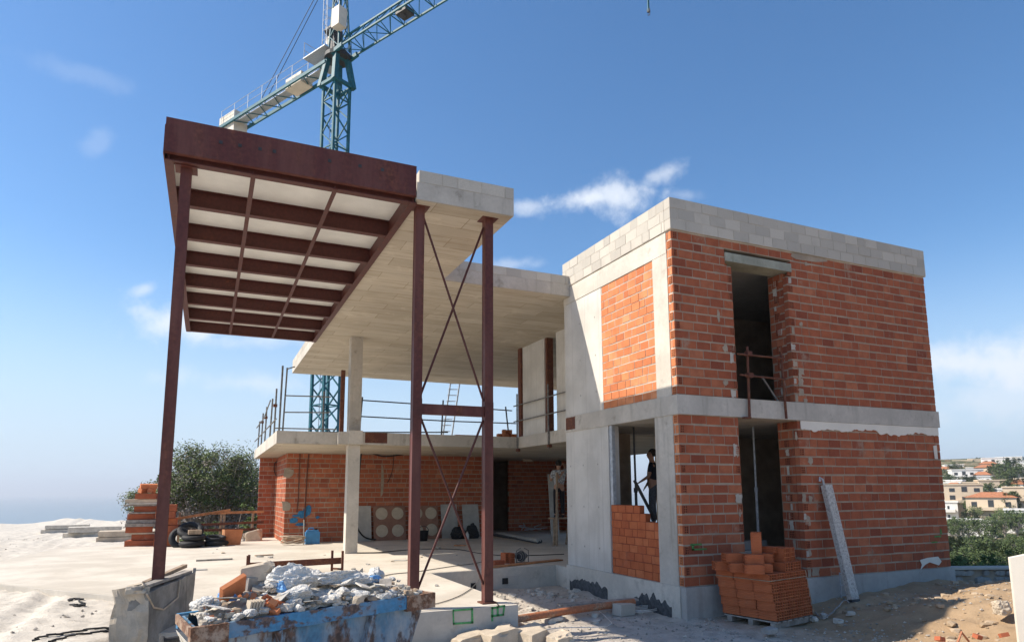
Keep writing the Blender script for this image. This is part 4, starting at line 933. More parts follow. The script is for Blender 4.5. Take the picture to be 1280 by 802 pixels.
core = MB().obox(P1 + pu * .225 + pw * .37 + Z * .005 , pu * .86, pw * .70, shear * ((NR - 1) * .154 - .02)); part('pack_core', core, 'terracotta', pack)
tp = shear * (NR * (EV + .004))
wr = lambda z, off: [P1 + shear * z - pw * off - pu * off, P1 + shear * z + pu * (1.098 + off) - pw * off, P1 + shear * z + pu * (1.098 + off) + pw * (1.08 + off), P1 + shear * z - pu * off + pw * (1.08 + off), P1 + shear * z - pw * off - pu * off]
part('strap', MB().tube(wr(.66, .012), .007, 5), 'wood', pack)
for (a, b) in ((.0, 0.), (.93, 0)): pass
part('strap', MB().tube([P1 + pu * 1.115 - pw * .008, P1 + pu * 1.115 - pw * .008 + shear * .76, P1 + pu * 1.115 + pw * .95 + shear * .77], .008, 5), 'wood', pack)
# loose bricks thrown on top
def loose(c, rz, lay_=0, label=None, ev=.15, eu=.235, L=.31):
    m = Matrix.Rotation(rz, 3, 'Z'); u = m @ Vector((1, 0, 0)); w = m @ Vector((0, 1, 0)); v = Z
    if lay_ == 1: u, v = v, u                                   # on its side
    if lay_ == 2: v, w = w, Z * 1.0                             # stood on end
    return single('hollow_brick', hollow_brick(MB(), c, u, v, w, eu, ev, L), HB, label or 'loose hollow red brick dropped on top of the leaning brick pack', 'brick', 'loose bricks on the pack')
T0 = P1 + tp; zt_ = T0.z + .003
def on_pack(a, b, dz=0): p = T0 + pu * a + pw * b; return Vector((p.x, p.y, zt_ + dz))
A0 = math.atan2(pu.y, pu.x)
for (a, b, dz, r, l) in ((-.05, .03, 0, A0 + .75, 0), (-.02, .36, 0, A0 + .85, 0), (.21, .04, 0, A0 + .7, 0), (.02, .70, 0, A0 + .9, 0), (.55, .02, 0, A0 - .04, 0), (.82, .03, 0, A0 + .03, 0), (.55, .40, 0, A0 + .1, 0), (.84, .42, 0, A0 - .06, 0), (.32, .5, 0, A0 + .3, 0),
                          (.62, .08, .152, A0 - .12, 1), (.86, .10, .152, A0 + .05, 1), (.12, .14, .152, A0 + .8, 0), (.36, .14, .152, A0 + .45, 0), (.06, .5, .152, A0 + 1.0, 0)): loose(on_pack(a, b, dz), r, l)
loose(on_pack(.24, .26, .304), A0 + .55, 2, 'hollow red brick standing on end at the top of the brick pack', eu=.27, ev=.17, L=.36)
single('hollow_brick', hollow_brick(MB(), on_pack(.50, .20, .304), pu, Z, pw, .2, .1, .26), HB, 'hollow red brick lying right of the upright one on the pack', 'brick', 'loose bricks on the pack')
s_ = at(962, 790, 'z', -.74); single('flat_stone', MB().rock(s_ + Z * .03, .17, .11, .05, 5, 3, .15), 'rubble_grey', 'flat rounded grey stone on the ground in front of the pallet', 'stone', smooth=True)

# precast beam leaning on the facade
ft = at(1066, 738, 'y', -.55); ft.z = gh(ft.x, ft.y) + .02; hd_ = at(1033, 606, 'y', -.10)
lb = thing('precast_beam', 'speckled precast concrete beam leaning against the brick facade', 'beam', (ft.x, ft.y, ft.z))
part('beam_body', MB().beam(ft, hd_, .21, .11, (0, -1, 0)), 'terrazzo', lb)
part('hook_wire', MB().tube([hd_ + Vector((-.06, 0, -.02)), hd_ + Vector((-.10, 0, .12)), hd_ + Vector((-.15, .02, .16)), hd_ + Vector((-.16, .02, .08))], .022, 6), 'galv', lb)
part('end_shoe', MB().beam(ft - (hd_ - ft).normalized() * .03, ft + (hd_ - ft).normalized() * .02, .225, .12, (0, -1, 0)), 'darkmetal', lb)
bx = at(1052, 702, 'y', -.12); rk = thing('metal_rack', 'small galvanised mesh frame standing behind the leaning precast beam', 'frame', (bx.x, bx.y, gh(bx.x, bx.y)))
q = MB(); z0 = gh(bx.x, bx.y); 
for dx in (-.08, .16): q.beam((bx.x + dx, -.12, z0), (bx.x + dx, -.12, z0 + .5), .02, .02)
for zz in (.05, .25, .48): q.beam((bx.x - .08, -.12, z0 + zz), (bx.x + .16, -.12, z0 + zz), .018, .018)
part('frame_bars', q, 'galv', rk)

# drain pipe, plank, kerb block, wire, stones between step and house
a = at(640, 774, 'z', -.66); b = at(792, 752, 'z', -.60)
pi_ = MB(); n = 12; pi_.tube([a, lerp(a, b, .5) + Z * .015, b], .065, 16, cap=False); single('drain_pipe', pi_, 'pvc', 'long orange plastic drain pipe lying on rubble before the house', 'pipe', smooth=True)
a = at(700, 762, 'z', -.62) + Vector((.25, .5, 0)); b = at(795, 750, 'z', -.57) + Vector((.1, .12, 0)); single('timber_plank', MB().beam(a, b, .22, .03), 'wood_grey', 'grey plank lying behind the orange drain pipe', 'board')
p = at(780, 765, 'z', -.74); single('kerb_block', MB().cbox(p + Z * .06, .44, .2, .20, .35, .05, .06), 'block', 'pale concrete kerb block under the end of the orange pipe', 'block')
p = at(805, 764, 'z', -.78); wr_ = MB()
wr_.tube([p + Vector((.34 * math.cos(t) * (1 - t * .012), .2 * math.sin(t) * (1 + .06 * math.sin(t * 2)), .02 + .004 * t)) for t in [k * .35 for k in range(46)]], .008, 5); single('white_cable', wr_, 'bag', 'coil of thin white cable on the grey gravel', 'cable')
wr_ = MB(); wr_.tube([at(u, v, 'z', -.73) for u, v in ((740, 757), (755, 768), (765, 778), (758, 783), (700, 784), (660, 789))], .008, 5); single('white_cable', wr_, 'bag', 'loose white cable trailing away from the coil', 'cable')
rr = random.Random(5)
for k, (u, v, s_, lb) in enumerate(((545, 792, .20, 'rounded pale boulder nearest the blue skip'), (590, 798, .24, 'low pale boulder in front of the green square mark'), (625, 797, .30, 'wide flat pale boulder under the step corner'), (665, 796, .30, 'wide pale boulder right of the step corner'), (700, 800, .22, 'pale boulder at the right end of the boulder row'), (512, 790, .2, 'small broken slab beside the blue skip'), (660, 768, .15, 'grey angular stone below the orange pipe'), (690, 772, .13, 'small grey stone in front of the orange pipe'), (745, 773, .07, 'brown pebble in front of the kerb block'))):
    p = at(u, v, 'z', -.72); p.z = gh(p.x, p.y); single('boulder', MB().rock(p + Z * s_ * .28, s_ * 1.3, s_ * .9, s_ * .55, k + 20, 3, .4, rr.uniform(-.4, .4)), 'stone' if k < 6 else 'rubble', lb, 'boulder')
for k in range(46):
    x = rr.uniform(-3.2, -.1); y_ = rr.uniform(.8, 4.3); s_ = rr.uniform(.03, .10)
    single('rubble_chunk', MB().rock((x, y_, gh(x, y_) + s_ * .3), s_ * rr.uniform(1, 1.6), s_, s_ * .7, k + 60, 2, .5, rr.uniform(0, 6)), 'rubble', 'sharp chunk of pale rubble in the pit between step and house', 'rubble', 'rubble chunks in the pit')
pb_ = MB()
for k in range(3800):
    x = rr.uniform(-3.2, 9); y_ = rr.uniform(-3.0, 4.2) if x < -.1 else rr.uniform(-3.2, -.12)
    if .1 < x < 2.1 and -1.6 < y_ < -.5: continue
    dens = sm((3.2 - x) / 2.5) * .85 + .15
    if rr.random() > dens: continue
    s_ = rr.uniform(.008, .03) * (1.6 if rr.random() < .06 else 1); c = Vector((x, y_, gh(x, y_) + s_ * .3)); R = Matrix.Rotation(rr.uniform(0, 6), 3, 'Z')
    pts = [c + R @ Vector((s_ * a * rr.uniform(.7, 1.4), s_ * b * rr.uniform(.6, 1.2), s_ * cz * .7)) for a, b, cz in ((1, 0, 0), (-1, 0, 0), (0, 1, 0), (0, -1, 0), (.2, .1, 1), (0, 0, -1))]
    pb_.add(pts, [(0, 2, 4), (2, 1, 4), (1, 3, 4), (3, 0, 4), (2, 0, 5), (1, 2, 5), (3, 1, 5), (0, 3, 5)])
for k in range(2600):
    x = rr.uniform(-22, -9.5); y_ = rr.uniform(-3, 24)
    if x > -13.8 and y_ > 3.2: continue
    s_ = rr.uniform(.01, .035) * (1.8 if rr.random() < .08 else 1); c = Vector((x, y_, gh(x, y_) + s_ * .25)); R = Matrix.Rotation(rr.uniform(0, 6), 3, 'Z')
    pts = [c + R @ Vector((s_ * a * rr.uniform(.7, 1.4), s_ * b * rr.uniform(.6, 1.2), s_ * cz * .7)) for a, b, cz in ((1, 0, 0), (-1, 0, 0), (0, 1, 0), (0, -1, 0), (.2, .1, 1), (0, 0, -1))]
    pb_.add(pts, [(0, 2, 4), (2, 1, 4), (1, 3, 4), (3, 0, 4), (2, 0, 5), (1, 2, 5), (3, 1, 5), (0, 3, 5)])
structure('gravel', pb_, block_mat('gravel_stones', (.26, .235, .20), (.58, .52, .44)), 'stuff')
cl_ = MB(); rr = random.Random(91)
for k in range(1500):
    x = rr.uniform(1.8, 11); y_ = rr.uniform(-4.2, -.25)
    if noise.noise(Vector((x * .8, y_ * .8, 3))) + rr.uniform(-.4, .4) < .05: continue
    s_ = rr.choice((.012, .02, .02, .03, .045, .07)); cl_.rock((x, y_, gh(x, y_) + s_ * .15), s_ * rr.uniform(1, 1.5), s_, s_ * .7, k % 40, 1, .4, rr.uniform(0, 6))
structure('soil_clods', cl_, block_mat('earth_clods', (.34, .245, .155), (.58, .46, .33)), 'stuff')
# right foreground: stone wall, white wall end, sack, brick bits
wl_ = thing('stone_wall', 'low dry stone wall running right from the house corner', 'wall', (8.6, .2, -.8)); q = MB(); rr = random.Random(8); core = MB()
for k in range(70):
    x = 7.6 + rr.random() * 5.4; lvl = rr.randrange(3); z = -.70 + lvl * .155 - (x - 7.6) * .05
    q.rock((x, .30 + rr.uniform(-.02, .02), z), rr.uniform(.14, .24), .13, .085, k, 2, .25)
core.obox((7.55, .24, -1.3), (5.6, 0, -.22), (0, .25, 0), (0, 0, .98)); part('stone_face', q, M['rubble_grey'], wl_); part('wall_core', core, 'mortar', wl_)
cp_ = MB(); cp_.obox((7.55, .15, -.315), (5.6, 0, -.25), (0, .40, 0), (0, 0, .05)); part('coping', cp_, 'block', wl_)
v0 = at(1262.5, 697, 'y', -4.6); gd = Vector((.62, -.78, 0)).normalized(); gn = Vector((.78, .62, 0))
ww = MB(); ww.prism([(v0.x, v0.y, -1.0), (v0.x, v0.y, v0.z), (v0.x + gd.x * 1.2, v0.y + gd.y * 1.2, v0.z + .34), (v0.x + gd.x * 1.2, v0.y + gd.y * 1.2, -1.0)], gn * .14)
single('garden_wall', ww, 'white_wall', 'smooth cream white wall end at the right edge of the site', 'wall')
p = at(1252, 766, 'z', -.36); single('pale_stone', crumple(p + Z * .06, .16, .15, .19, 31, .3), 'stone', 'pale angular stone lying beside the cream wall end', 'stone')
p = at(1203, 800, 'z', -.33); single('orange_bracket', MB().tube([p + Vector((-.12, 0, -.05)), p + Vector((0, 0, .10)), p + Vector((.12, 0, -.02))], .014, 6), 'pvc', 'bent orange rod sticking out of the sandy mound', 'rod')
for k, (u, v) in enumerate(((1222, 797), (1175, 800), (1255, 795))):
    p = at(u, v, 'z', -.36); single('brick_fragment', MB().cbox(p + Z * .02, .10, .07, .05, k * 1.3, .3, .2), 'brick', ('dark red brick fragment right of the bent orange rod', 'red brick fragment left of the bent orange rod', 'red brick fragment nearest the cream wall end')[k], 'brick')
for k, (u, v) in enumerate(((1018, 772), (1030, 768), (1048, 774), (1064, 770))):
    p = at(u, v, 'z', -.72); p.z = gh(p.x, p.y); single('rubble_chunk', MB().rock(p + Z * .03, .09, .06, .05, k + 130, 2, .5, k), 'rubble', 'small stone on the ground right of the brick pallet', 'rubble', 'stones by the pallet')
pts = []
for k in range(20): 
    t = k / 19; p = at(1012 + 50 * t, 758 + 10 * math.sin(t * 5) + 8 * t, 'z', -.7); pts.append(Vector((p.x, p.y, gh(p.x, p.y) + .02 + .05 * math.sin(t * 9) ** 2)))
single('dead_branch', MB().tube(pts, .014, 5), 'bark', 'thin dead branch on the earth behind the brick pallet', 'branch')

# ------------------------------------------------------------------ guard rails, ladder and material on the upper gallery
def guard(label, posts, rails, r=.03, loc=None, mat='greymetal', clamps=()):
    posts = [(Vector(a), Vector(b)) for a, b in posts]
    o = thing('guard_rail', label, 'guard rail', loc or posts[0][0])
    for a, b in posts: part('post', MB().tube([a, b], r, 8), mat, o)
    for a, b in rails: part('rail', MB().tube([a, b], r * .75, 8), mat, o)
    for c in clamps: part('clamp', MB().cbox(c, .12, .10, .09), 'rust', o)
    return o
zt0 = Z1t + .002
lp = [(19.8, 1.15, 0), (18.0, 1.3, .03), (16.2, 1.35, -.02), (14.0, 1.35, .22), (12.4, 1.5, -.02), (10.75, 1.95, .06)]
guard('rusty scaffold guard rail along the left edge of the gallery slab', [((-6.15, y_, zt0), (-6.15 + .02, y_ - dx, zt0 + hh)) for y_, hh, dx in lp],
      [((-6.19, 21.5, zt0 + .42), (-6.19, 11.4, zt0 + .42)), ((-6.19, 20.6, zt0 + .95), (-6.19, 15.5, zt0 + .95)), ((-6.19, 16.2, zt0 + 1.0), (-6.19, 13.9, zt0 + 1.3))], .028, None, 'greymetal', [(-6.15, y_, zt0 + .95) for y_ in (18.0, 16.2, 12.4)])
guard('thin rail running right from the tall scaffold pole on the left gallery slab', [((-6.05, 10.70, zt0), (-6.0, 10.7, zt0 + 1.9)), ((-4.9, 10.72, zt0), (-4.9, 10.72, zt0 + 1.25))], [((-6.04, 10.66, zt0 + 1.05), (-4.7, 10.66, zt0 + 1.08)), ((-6.05, 10.66, zt0 + .55), (-4.7, 10.66, zt0 + .6)), ((-6.3, 10.66, zt0 + .07), (-4.5, 10.66, zt0 + .09)), ((-6.0, 10.7, zt0 + 1.86), (-5.78, 10.7, zt0 + 1.95))], .024)
yy = 17.4; q = lambda u, v: at(u, v, 'y', yy)
pp_ = []
for (u0, v0_, u1) in ((453, 496, 448), (554, 500, 551), (632, 508, 638)):
    a = q(u1, 543); b = q(u0, v0_); pp_.append(((a.x, yy, zt0), b))
def onrail(u, v, dy=-.05): p = at(u, v, 'y', yy + dy); return p
guard('dark steel guard rail with leaning posts along the back edge of the gallery', pp_, [(onrail(453, 500), onrail(555, 507)), (onrail(555, 507), onrail(640, 513)), (onrail(448, 520), onrail(560, 526)), (onrail(560, 526), onrail(645, 529)), (onrail(400, 540), onrail(560, 540))], .035, None, 'darkmetal')
guard('scaffold guard rail clamped to the gallery edge beside the upper concrete wall', [((1.37, 10.22, 2.78), (1.37, 10.22, 4.75)), ((1.37, 7.95, 2.78), (1.37, 7.95, 4.75))], [((1.33, 10.4, 4.35), (1.33, 5.0, 4.35)), ((1.33, 10.4, 3.82), (1.33, 5.0, 3.82))], .028, None, 'greymetal', [(1.40, 10.22, 2.86), (1.40, 7.95, 2.86)])
q = lambda u, v, y_=-.10: at(u, v, 'y', y_)
a0 = q(937, 521); a1 = q(934, 433); b0 = q(983, 523); b1 = q(976, 440)
gr_ = guard('rusty tube guard rail across the upper doorway of the brick block', [(Vector((a0.x, -.10, a0.z)), a1), (Vector((b0.x, -.10, b0.z)), b1)], [(q(922, 442, -.14), q(981, 448, -.14)), (q(925, 468, -.14), q(982, 474, -.14))], .026, None, 'rust', [(a1.x, -.12, q(934, 442).z), (a1.x, -.12, q(935, 469).z)])
part('clamp_foot', MB().box((a0.x - .14, -.12, a0.z - .03), (a0.x + .03, -.04, a0.z)), 'rust', gr_)
part('strut', MB().tube([q(952, 470, .2), q(975, 505, .2)], .022, 6), 'greymetal', gr_)
yl = 18.6; l0 = at(551, 541, 'y', yl); l1 = at(562, 541, 'y', yl); t0 = at(563.5, 470, 'y', yl); t1 = at(575, 470, 'y', yl)
ldr = thing('ladder', 'aluminium ladder leaning up to the roof behind the gallery', 'ladder', (l0.x, yl, zt0))
def ext(a, b, k): return a + (b - a) * k
for a, b in ((l0, t0), (l1, t1)): part('stile', MB().beam(Vector((a.x, yl, zt0)), ext(a, b, 1.35), .07, .05), 'galv', ldr)
for k in range(13):
    f_ = k * .105 + .03; part('rung', MB().tube([ext(l0, t0, f_), ext(l1, t1, f_)], .02, 6), 'galv', ldr)
p = at(585, 546, 'y', 13.2); single('brick_stack', MB().obox((p.x - .55, 13.0, zt0), (1.15, 0, 0), (0, .6, 0), (0, 0, .26)), 'brick_orange', 'neat low stack of red bricks on the gallery slab', 'bricks')
rr = random.Random(4); p = at(634, 546, 'y', 12.6)
for k in range(18):
    lv = 0 if k < 9 else (1 if k < 15 else 2); n_ = (9, 6, 3)[lv]; i_ = k - (0, 9, 15)[lv]
    single('hollow_brick', MB().cbox((p.x + (i_ - n_ / 2) * .12, 12.5 + rr.uniform(-.1, .1), zt0 + .075 + lv * .15), .11, .26, .145, rr.uniform(-.25, .25)), 'brick_orange', 'orange brick in the untidy heap on the right of the gallery', 'brick', 'brick heap on the gallery')

# ------------------------------------------------------------------ things under the gallery, along the back wall
FZ = -.303
def lean_panel(u0, u1, vtop, label, mat, discs=0, y0=15.30, th=.04, name='leaning_sheet'):
    a = at(u0, 660, 'y', y0 + .1); b = at(u1, 660, 'y', y0 + .1); t = at(u0, vtop, 'y', y0 + .2).z; w = b.x - a.x; lz = t - FZ
    o = thing(name, label, 'panel', ((a.x + b.x) / 2, y0, FZ)); sl = Vector((0, .24, lz)); nrm = Vector((0, -lz, .24)).normalized()
    part('board', MB().obox((a.x, y0, FZ), (w, 0, 0), sl, -nrm * -th if False else (0, th, 0)), mat, o)
    if discs:
        for i in range(2):
            for k in range(discs):
                c = Vector((a.x + w * (i + .5) / 2, y0, FZ)) + sl * ((k + .55) / discs); part('disc', MB().tube([c + nrm * .004, c + nrm * .02], .23, 24), 'disc', o)
    return o
lean_panel(442, 464, 632, 'plain grey board leaning on the brick wall right of the concrete column', 'board')
lean_panel(467, 507, 632, 'brown board with four cream discs, the left one along the brick wall', 'board_brown', 2)
lean_panel(512, 548, 632, 'brown board with cream discs half hidden behind the front steel column', 'board_brown', 2)
lean_panel(552, 572, 630, 'pale grey board leaning between the braces by the back wall', 'board')
lean_panel(579, 599, 630, 'grey board leaning beside the right steel column at the back wall', 'board')
def lathe(c, prof, n=16):
    b = MB(); c = Vector(c)
    for r, z in prof:
        for k in range(n): b.v.append(c + Vector((r * math.cos(2 * math.pi * k / n), r * math.sin(2 * math.pi * k / n), z)))
    for i in range(len(prof) - 1):
        for k in range(n): b.f.append((i * n + k, i * n + (k + 1) % n, (i + 1) * n + (k + 1) % n, (i + 1) * n + k))
    b.f.append(tuple(reversed(range(n)))); b.f.append(tuple(range((len(prof) - 1) * n, len(prof) * n))); return b
p = at(529, 674, 'z', FZ); p.y = min(p.y, 14.6); p = at(529, 674, 'y', 14.4); bk = thing('bucket', 'black rubber bucket with a handle by the back wall', 'bucket', (p.x, p.y, FZ))
part('bucket_body', lathe((p.x, p.y, FZ), [(.15, 0), (.20, .36), (.21, .38), (.19, .38), (.14, .03)]), 'black', bk, smooth=True)
part('handle', MB().tube([Vector((p.x + .2 * math.cos(t), p.y, FZ + .37 + .17 * math.sin(t))) for t in [math.pi * k / 10 for k in range(11)]], .012, 6), 'darkmetal', bk)
for k, (u, lb) in enumerate(((572, 'lumpy black sack left of the brace by the back wall'), (590, 'lumpy black sack nearest the right steel column by the back wall'))):
    p = at(u, 668, 'y', 14.9); single('black_sack', crumple((p.x, p.y, FZ + .16), .36, .28, .42, 40 + k), 'black', lb, 'sack')
p = at(584, 670, 'y', 14.3); single('white_bottle', lathe((p.x, p.y, FZ), [(.06, 0), (.07, .02), (.07, .2), (.03, .26), (.03, .3)], 12), 'bag', 'small white bottle between the two black sacks', 'bottle', smooth=True)
# pipes, scrap and tools on the right part of the floor
a = at(618, 668, 'z', FZ + .06); b = at(676, 676, 'z', FZ + .06)
for k in range(4): single('grey_pipe', MB().tube([a + Vector((k * .07, -.11 * k, .05 * (k % 2))), b + Vector((-.1 * k, -.11 * k, .05 * (k % 2)))], .06, 10), 'board' if k % 2 else 'tar', 'long grey pipe in the bundle lying on the floor under the gallery', 'pipe', 'pipe bundle under the gallery')
a = at(665, 662, 'z', FZ + .1); rr = random.Random(12)
for k in range(5): single('bent_rod', MB().tube([a + Vector((rr.uniform(-.6, .6), rr.uniform(-.3, .3), 0)), a + Vector((rr.uniform(-.4, .4), 0, rr.uniform(.0, .25))), a + Vector((rr.uniform(-.7, .9), rr.uniform(-.3, .3), rr.uniform(.05, .5)))], .02, 6), 'galv', 'bent pale rod in the tangle of scrap behind the grey pipes', 'rod', 'scrap rods under the gallery')
p = at(653, 703, 'z', FZ); lampo = thing('work_lamp', 'round work lamp in a wire cage on the terrace edge', 'lamp', (p.x, p.y, FZ))
lb_ = MB(); c = Vector((p.x, p.y, FZ + .17))
part('lamp_body', MB().tube([c + Vector((.13, .08, 0)), c + Vector((-.06, -.04, 0))], [.06, .14], 16), 'darkmetal', lampo)
cg = MB()
for k in range(3): cg.tube([c + Vector((-.08 - .03 * k, -.05 - .02 * k, 0)) + Vector((.085 * math.sin(t), -.14 * math.sin(t), .16 * math.cos(t))) * (1 - k * .25) for t in [k2 * math.pi / 8 for k2 in range(17)]], .007, 5)
for sx in (-.17, .17): cg.tube([c + Vector((sx, 0, -.165)), c + Vector((sx, 0, .14)), c + Vector((sx * .3, 0, .2))], .011, 6)
cg.tube([c + Vector((-.17, 0, -.155)), c + Vector((.17, 0, -.155))], .011, 6); part('wire_cage', cg, 'greymetal', lampo)
for k, (u, v, dz, lb) in enumerate(((632, 704, 0, 'hollow brick in the low pair left of the work lamp'), (638, 704, 0, 'hollow brick in the low pair left of the work lamp'))):
    p = at(u, v, 'z', FZ)
    for lv in range(2): single('hollow_brick', hollow_brick(MB(), (p.x, p.y, FZ + lv * .13), (1, .1, 0), Z, (-.1, 1, 0), .13, .125, .26), HB, 'small hollow brick in the low stack on the terrace edge', 'brick', 'bricks on the terrace edge')
a = at(606, 709, 'z', FZ + .02); b = at(700, 699, 'z', FZ + .02); single('orange_board', MB().beam(a, b, .22, .03), 'plank', 'long orange shuttering board lying along the terrace edge', 'board')
p = at(622, 706, 'z', FZ); single('brick_fragment', MB().cbox(p + Z * .06, .30, .18, .12, .2), 'brick', 'dark red broken brick on the orange board by the steel column', 'brick')
def cable(pts, label, r=.012, mat='black', ax='z', val=FZ + .012):
    P_ = [at(u, v, ax, val) for u, v in pts]; Q = []
    for i in range(len(P_) - 1):
        for k in range(6):
            t = k / 6; a_, b_ = P_[max(i - 1, 0)], P_[i]; c_, d_ = P_[i + 1], P_[min(i + 2, len(P_) - 1)]
            Q.append(.5 * ((2 * b_) + (c_ - a_) * t + (2 * a_ - 5 * b_ + 4 * c_ - d_) * t * t + (3 * b_ - a_ - 3 * c_ + d_) * t ** 3))
    Q.append(P_[-1]); return single('cable', MB().tube(Q, r, 6), mat, label, 'cable')
cable([(432, 690), (470, 690), (520, 686), (570, 686), (600, 691), (640, 694), (705, 692)], 'black cable lying across the terrace floor past the work lamp')
cable([(470, 722), (490, 717), (520, 714), (560, 708), (590, 704), (612, 700)], 'thin grey cable on the sunlit terrace in front of the column', .009, 'greymetal')
cable([(510, 757), (540, 755), (570, 746), (590, 734), (600, 722)], 'thin cable curving over the concrete step to the steel column', .008, 'greymetal')
cable([(620, 752), (624, 757)], 'short wire end over the front of the concrete step', .008)
cable([(452, 563), (449, 590), (447, 630), (446, 655), (450, 665), (458, 672), (470, 674)], 'thick black cable hanging down the brick wall beside the concrete column', .03, 'black', 'y', 15.2)
cable([(452, 562), (462, 565), (480, 570), (500, 568), (505, 567)], 'black cable sagging under the gallery soffit right of the column', .03, 'black', 'y', 15.2)
cable([(492, 568), (491, 585), (487, 598), (484, 603)], 'thin black cable end hanging from the sagging cable', .014, 'black', 'y', 15.3)
cable([(375, 567), (374, 590), (373, 620), (371, 640)], 'thin dark conduit up the brick pier, left one', .018, 'rust', 'y', 15.55)
cable([(386, 567), (384, 590), (382, 625), (380, 660)], 'dark conduit up the brick pier, right one', .022, 'rust', 'y', 15.55)
cable([(348, 575), (343, 580), (344, 592), (350, 597)], 'loop of black cable on the set back brick wall', .016, 'black', 'y', 19.36)
# blue tank and rope coil at the pier
p = at(390, 680, 'y', 14.9); tk = thing('water_container', 'blue plastic water container standing at the brick pier', 'container', (p.x, p.y, FZ))
b = MB().box((p.x - .24, p.y - .15, FZ), (p.x + .24, p.y + .15, FZ + .42)).box((p.x - .20, p.y - .12, FZ + .42), (p.x + .20, p.y + .12, FZ + .48)); part('container_body', b, 'blue_plastic', tk)
part('screw_cap', MB().tube([Vector((p.x + .12, p.y, FZ + .48)), Vector((p.x + .12, p.y, FZ + .53))], .05, 12), 'black', tk); part('handle', MB().tube([Vector((p.x - .15, p.y, FZ + .47)), Vector((p.x - .12, p.y, FZ + .55)), Vector((p.x + .02, p.y, FZ + .55)), Vector((p.x + .05, p.y, FZ + .47))], .02, 6), 'blue_plastic', tk)
p = at(366, 681, 'y', 14.7); rr = random.Random(2); pts = []
for k in range(90):
    t = k * .42; pts.append(Vector((p.x + (.36 + .06 * math.sin(t * .37)) * math.cos(t), p.y + .16 * math.sin(t), FZ + .05 + .26 * abs(math.sin(t * .23 + 1)))))
single('hose_coil', MB().tube(pts, .022, 6), 'rope', 'tangled coil of pale hose left of the blue water container', 'hose')
single('measuring_staff', MB().beam((at(379.5, 681, 'y', 14.8).x, 14.8, FZ), (at(380, 655, 'y', 14.8).x, 14.85, .55), .05, .03), 'board', 'short pale stick leaning between hose coil and blue container', 'stick')

# ------------------------------------------------------------------ left background: stacks, tyres, crate, fence
def brick_pile(u, v, rng, label, w, d, hgt, seed, mat='brick_orange'):
    p = at(u, v, 'y', rng); z0 = max(gh(p.x, rng), -.42) if p.x < -12.4 else FZ; o = thing('brick_stack', label, 'bricks', (p.x, rng, z0)); r = random.Random(seed); z = z0; k = 0
    while z < z0 + hgt - .05:
        b = MB(); cx = r.uniform(-.05, .05); n = max(1, int(w / .3))
        for i in range(n): b.cbox((p.x - w / 2 + (i + .5) * w / n + cx, rng + r.uniform(-.04, .04), z + .12), w / n - .012, d, .225, r.uniform(-.05, .05))
        part('brick_course', b, 'brick_old' if k % 3 else 'terracotta', o); z += .235; k += 1
    return o
brick_pile(206, 681, 16.2, 'tall stack of red hollow blocks directly behind the left steel column', .62, .6, 1.25, 1)
sp_ = at(176, 684, 'y', 17.0); stk = thing('pallet_stack', 'tall untidy stack of red bricks and grey boards at the terrace edge', 'bricks', (sp_.x, 17.0, -.31)); z = -.31; rr = random.Random(6); k = 0
while z < 1.35:
    hh = rr.choice((.06, .12, .20)); w = rr.uniform(.8, 1.15); dx = rr.uniform(-.14, .14); b = MB().cbox((sp_.x + dx, 17.0 + rr.uniform(-.1, .1), z + hh / 2), w if hh < .15 else w * .8, .8, hh - .01, rr.uniform(-.1, .1))
    part('board_layer' if hh < .15 else 'brick_layer', b, rr.choice(('wood_grey', 'rubble', 'stone')) if hh < .15 else 'brick_old', stk); z += hh; k += 1
for k in range(4): part('loose_brick', MB().cbox((sp_.x + rr.uniform(-.2, .25), 17.0, z + .09 + .16 * (k // 2)), .26, .18, .15, rr.uniform(0, 2), .2), 'brick_orange', stk)
def torus(mb, c, R_, r_, tilt=0, n=24, m=8, az=0):
    Rm = Matrix.Rotation(az, 3, 'Z') @ Matrix.Rotation(tilt, 3, 'X'); c = Vector(c); k0 = len(mb.v)
    for i in range(n):
        for j in range(m):
            a = 2 * math.pi * i / n; b = 2 * math.pi * j / m; mb.v.append(c + Rm @ Vector(((R_ + r_ * math.cos(b)) * math.cos(a), (R_ + r_ * math.cos(b)) * math.sin(a), r_ * .8 * math.sin(b))))
    for i in range(n):
        for j in range(m): mb.f.append((k0 + i * m + j, k0 + ((i + 1) % n) * m + j, k0 + ((i + 1) % n) * m + (j + 1) % m, k0 + i * m + (j + 1) % m))
    return mb
tb = at(240, 682, 'y', 15.2)
single('tyre', torus(MB(), (tb.x, tb.y, FZ + .12), .30, .12), 'black', 'worn black tyre flat on the ground at the bottom of the pile', 'tyre', smooth=True)
single('tyre', torus(MB(), (tb.x + .04, tb.y + .05, FZ + .33), .28, .11, .1), 'black', 'worn black tyre lying second in the pile by the brick stack', 'tyre', smooth=True)
single('tyre', torus(MB(), (tb.x - .08, tb.y + .35, FZ + .55), .32, .11, .6), 'black', 'tilted black tyre on top of the tyre pile', 'tyre', smooth=True)
single('tyre', torus(MB(), (tb.x - .35, tb.y + .3, FZ + .3), .28, .11, 1.2), 'black', 'black tyre standing against the red brick stack', 'tyre', smooth=True)
single('pipe_roll', torus(torus(MB(), (tb.x + .72, tb.y + .3, FZ + .10), .33, .10), (tb.x + .70, tb.y + .3, FZ + .27), .28, .08, .15), 'black', 'roll of thick black hose on the ground right of the tyres', 'hose', smooth=True)
single('cardboard_box', MB().cbox((tb.x + .06, tb.y + .0, FZ + .50), .40, .3, .14, .1), 'wood', 'flat brown box resting on the tyre pile', 'box')
p = at(291, 679, 'y', 15.6); cr = thing('clay_crate', 'open red clay coloured crate on the terrace edge', 'crate', (p.x, p.y, FZ)); b = MB()
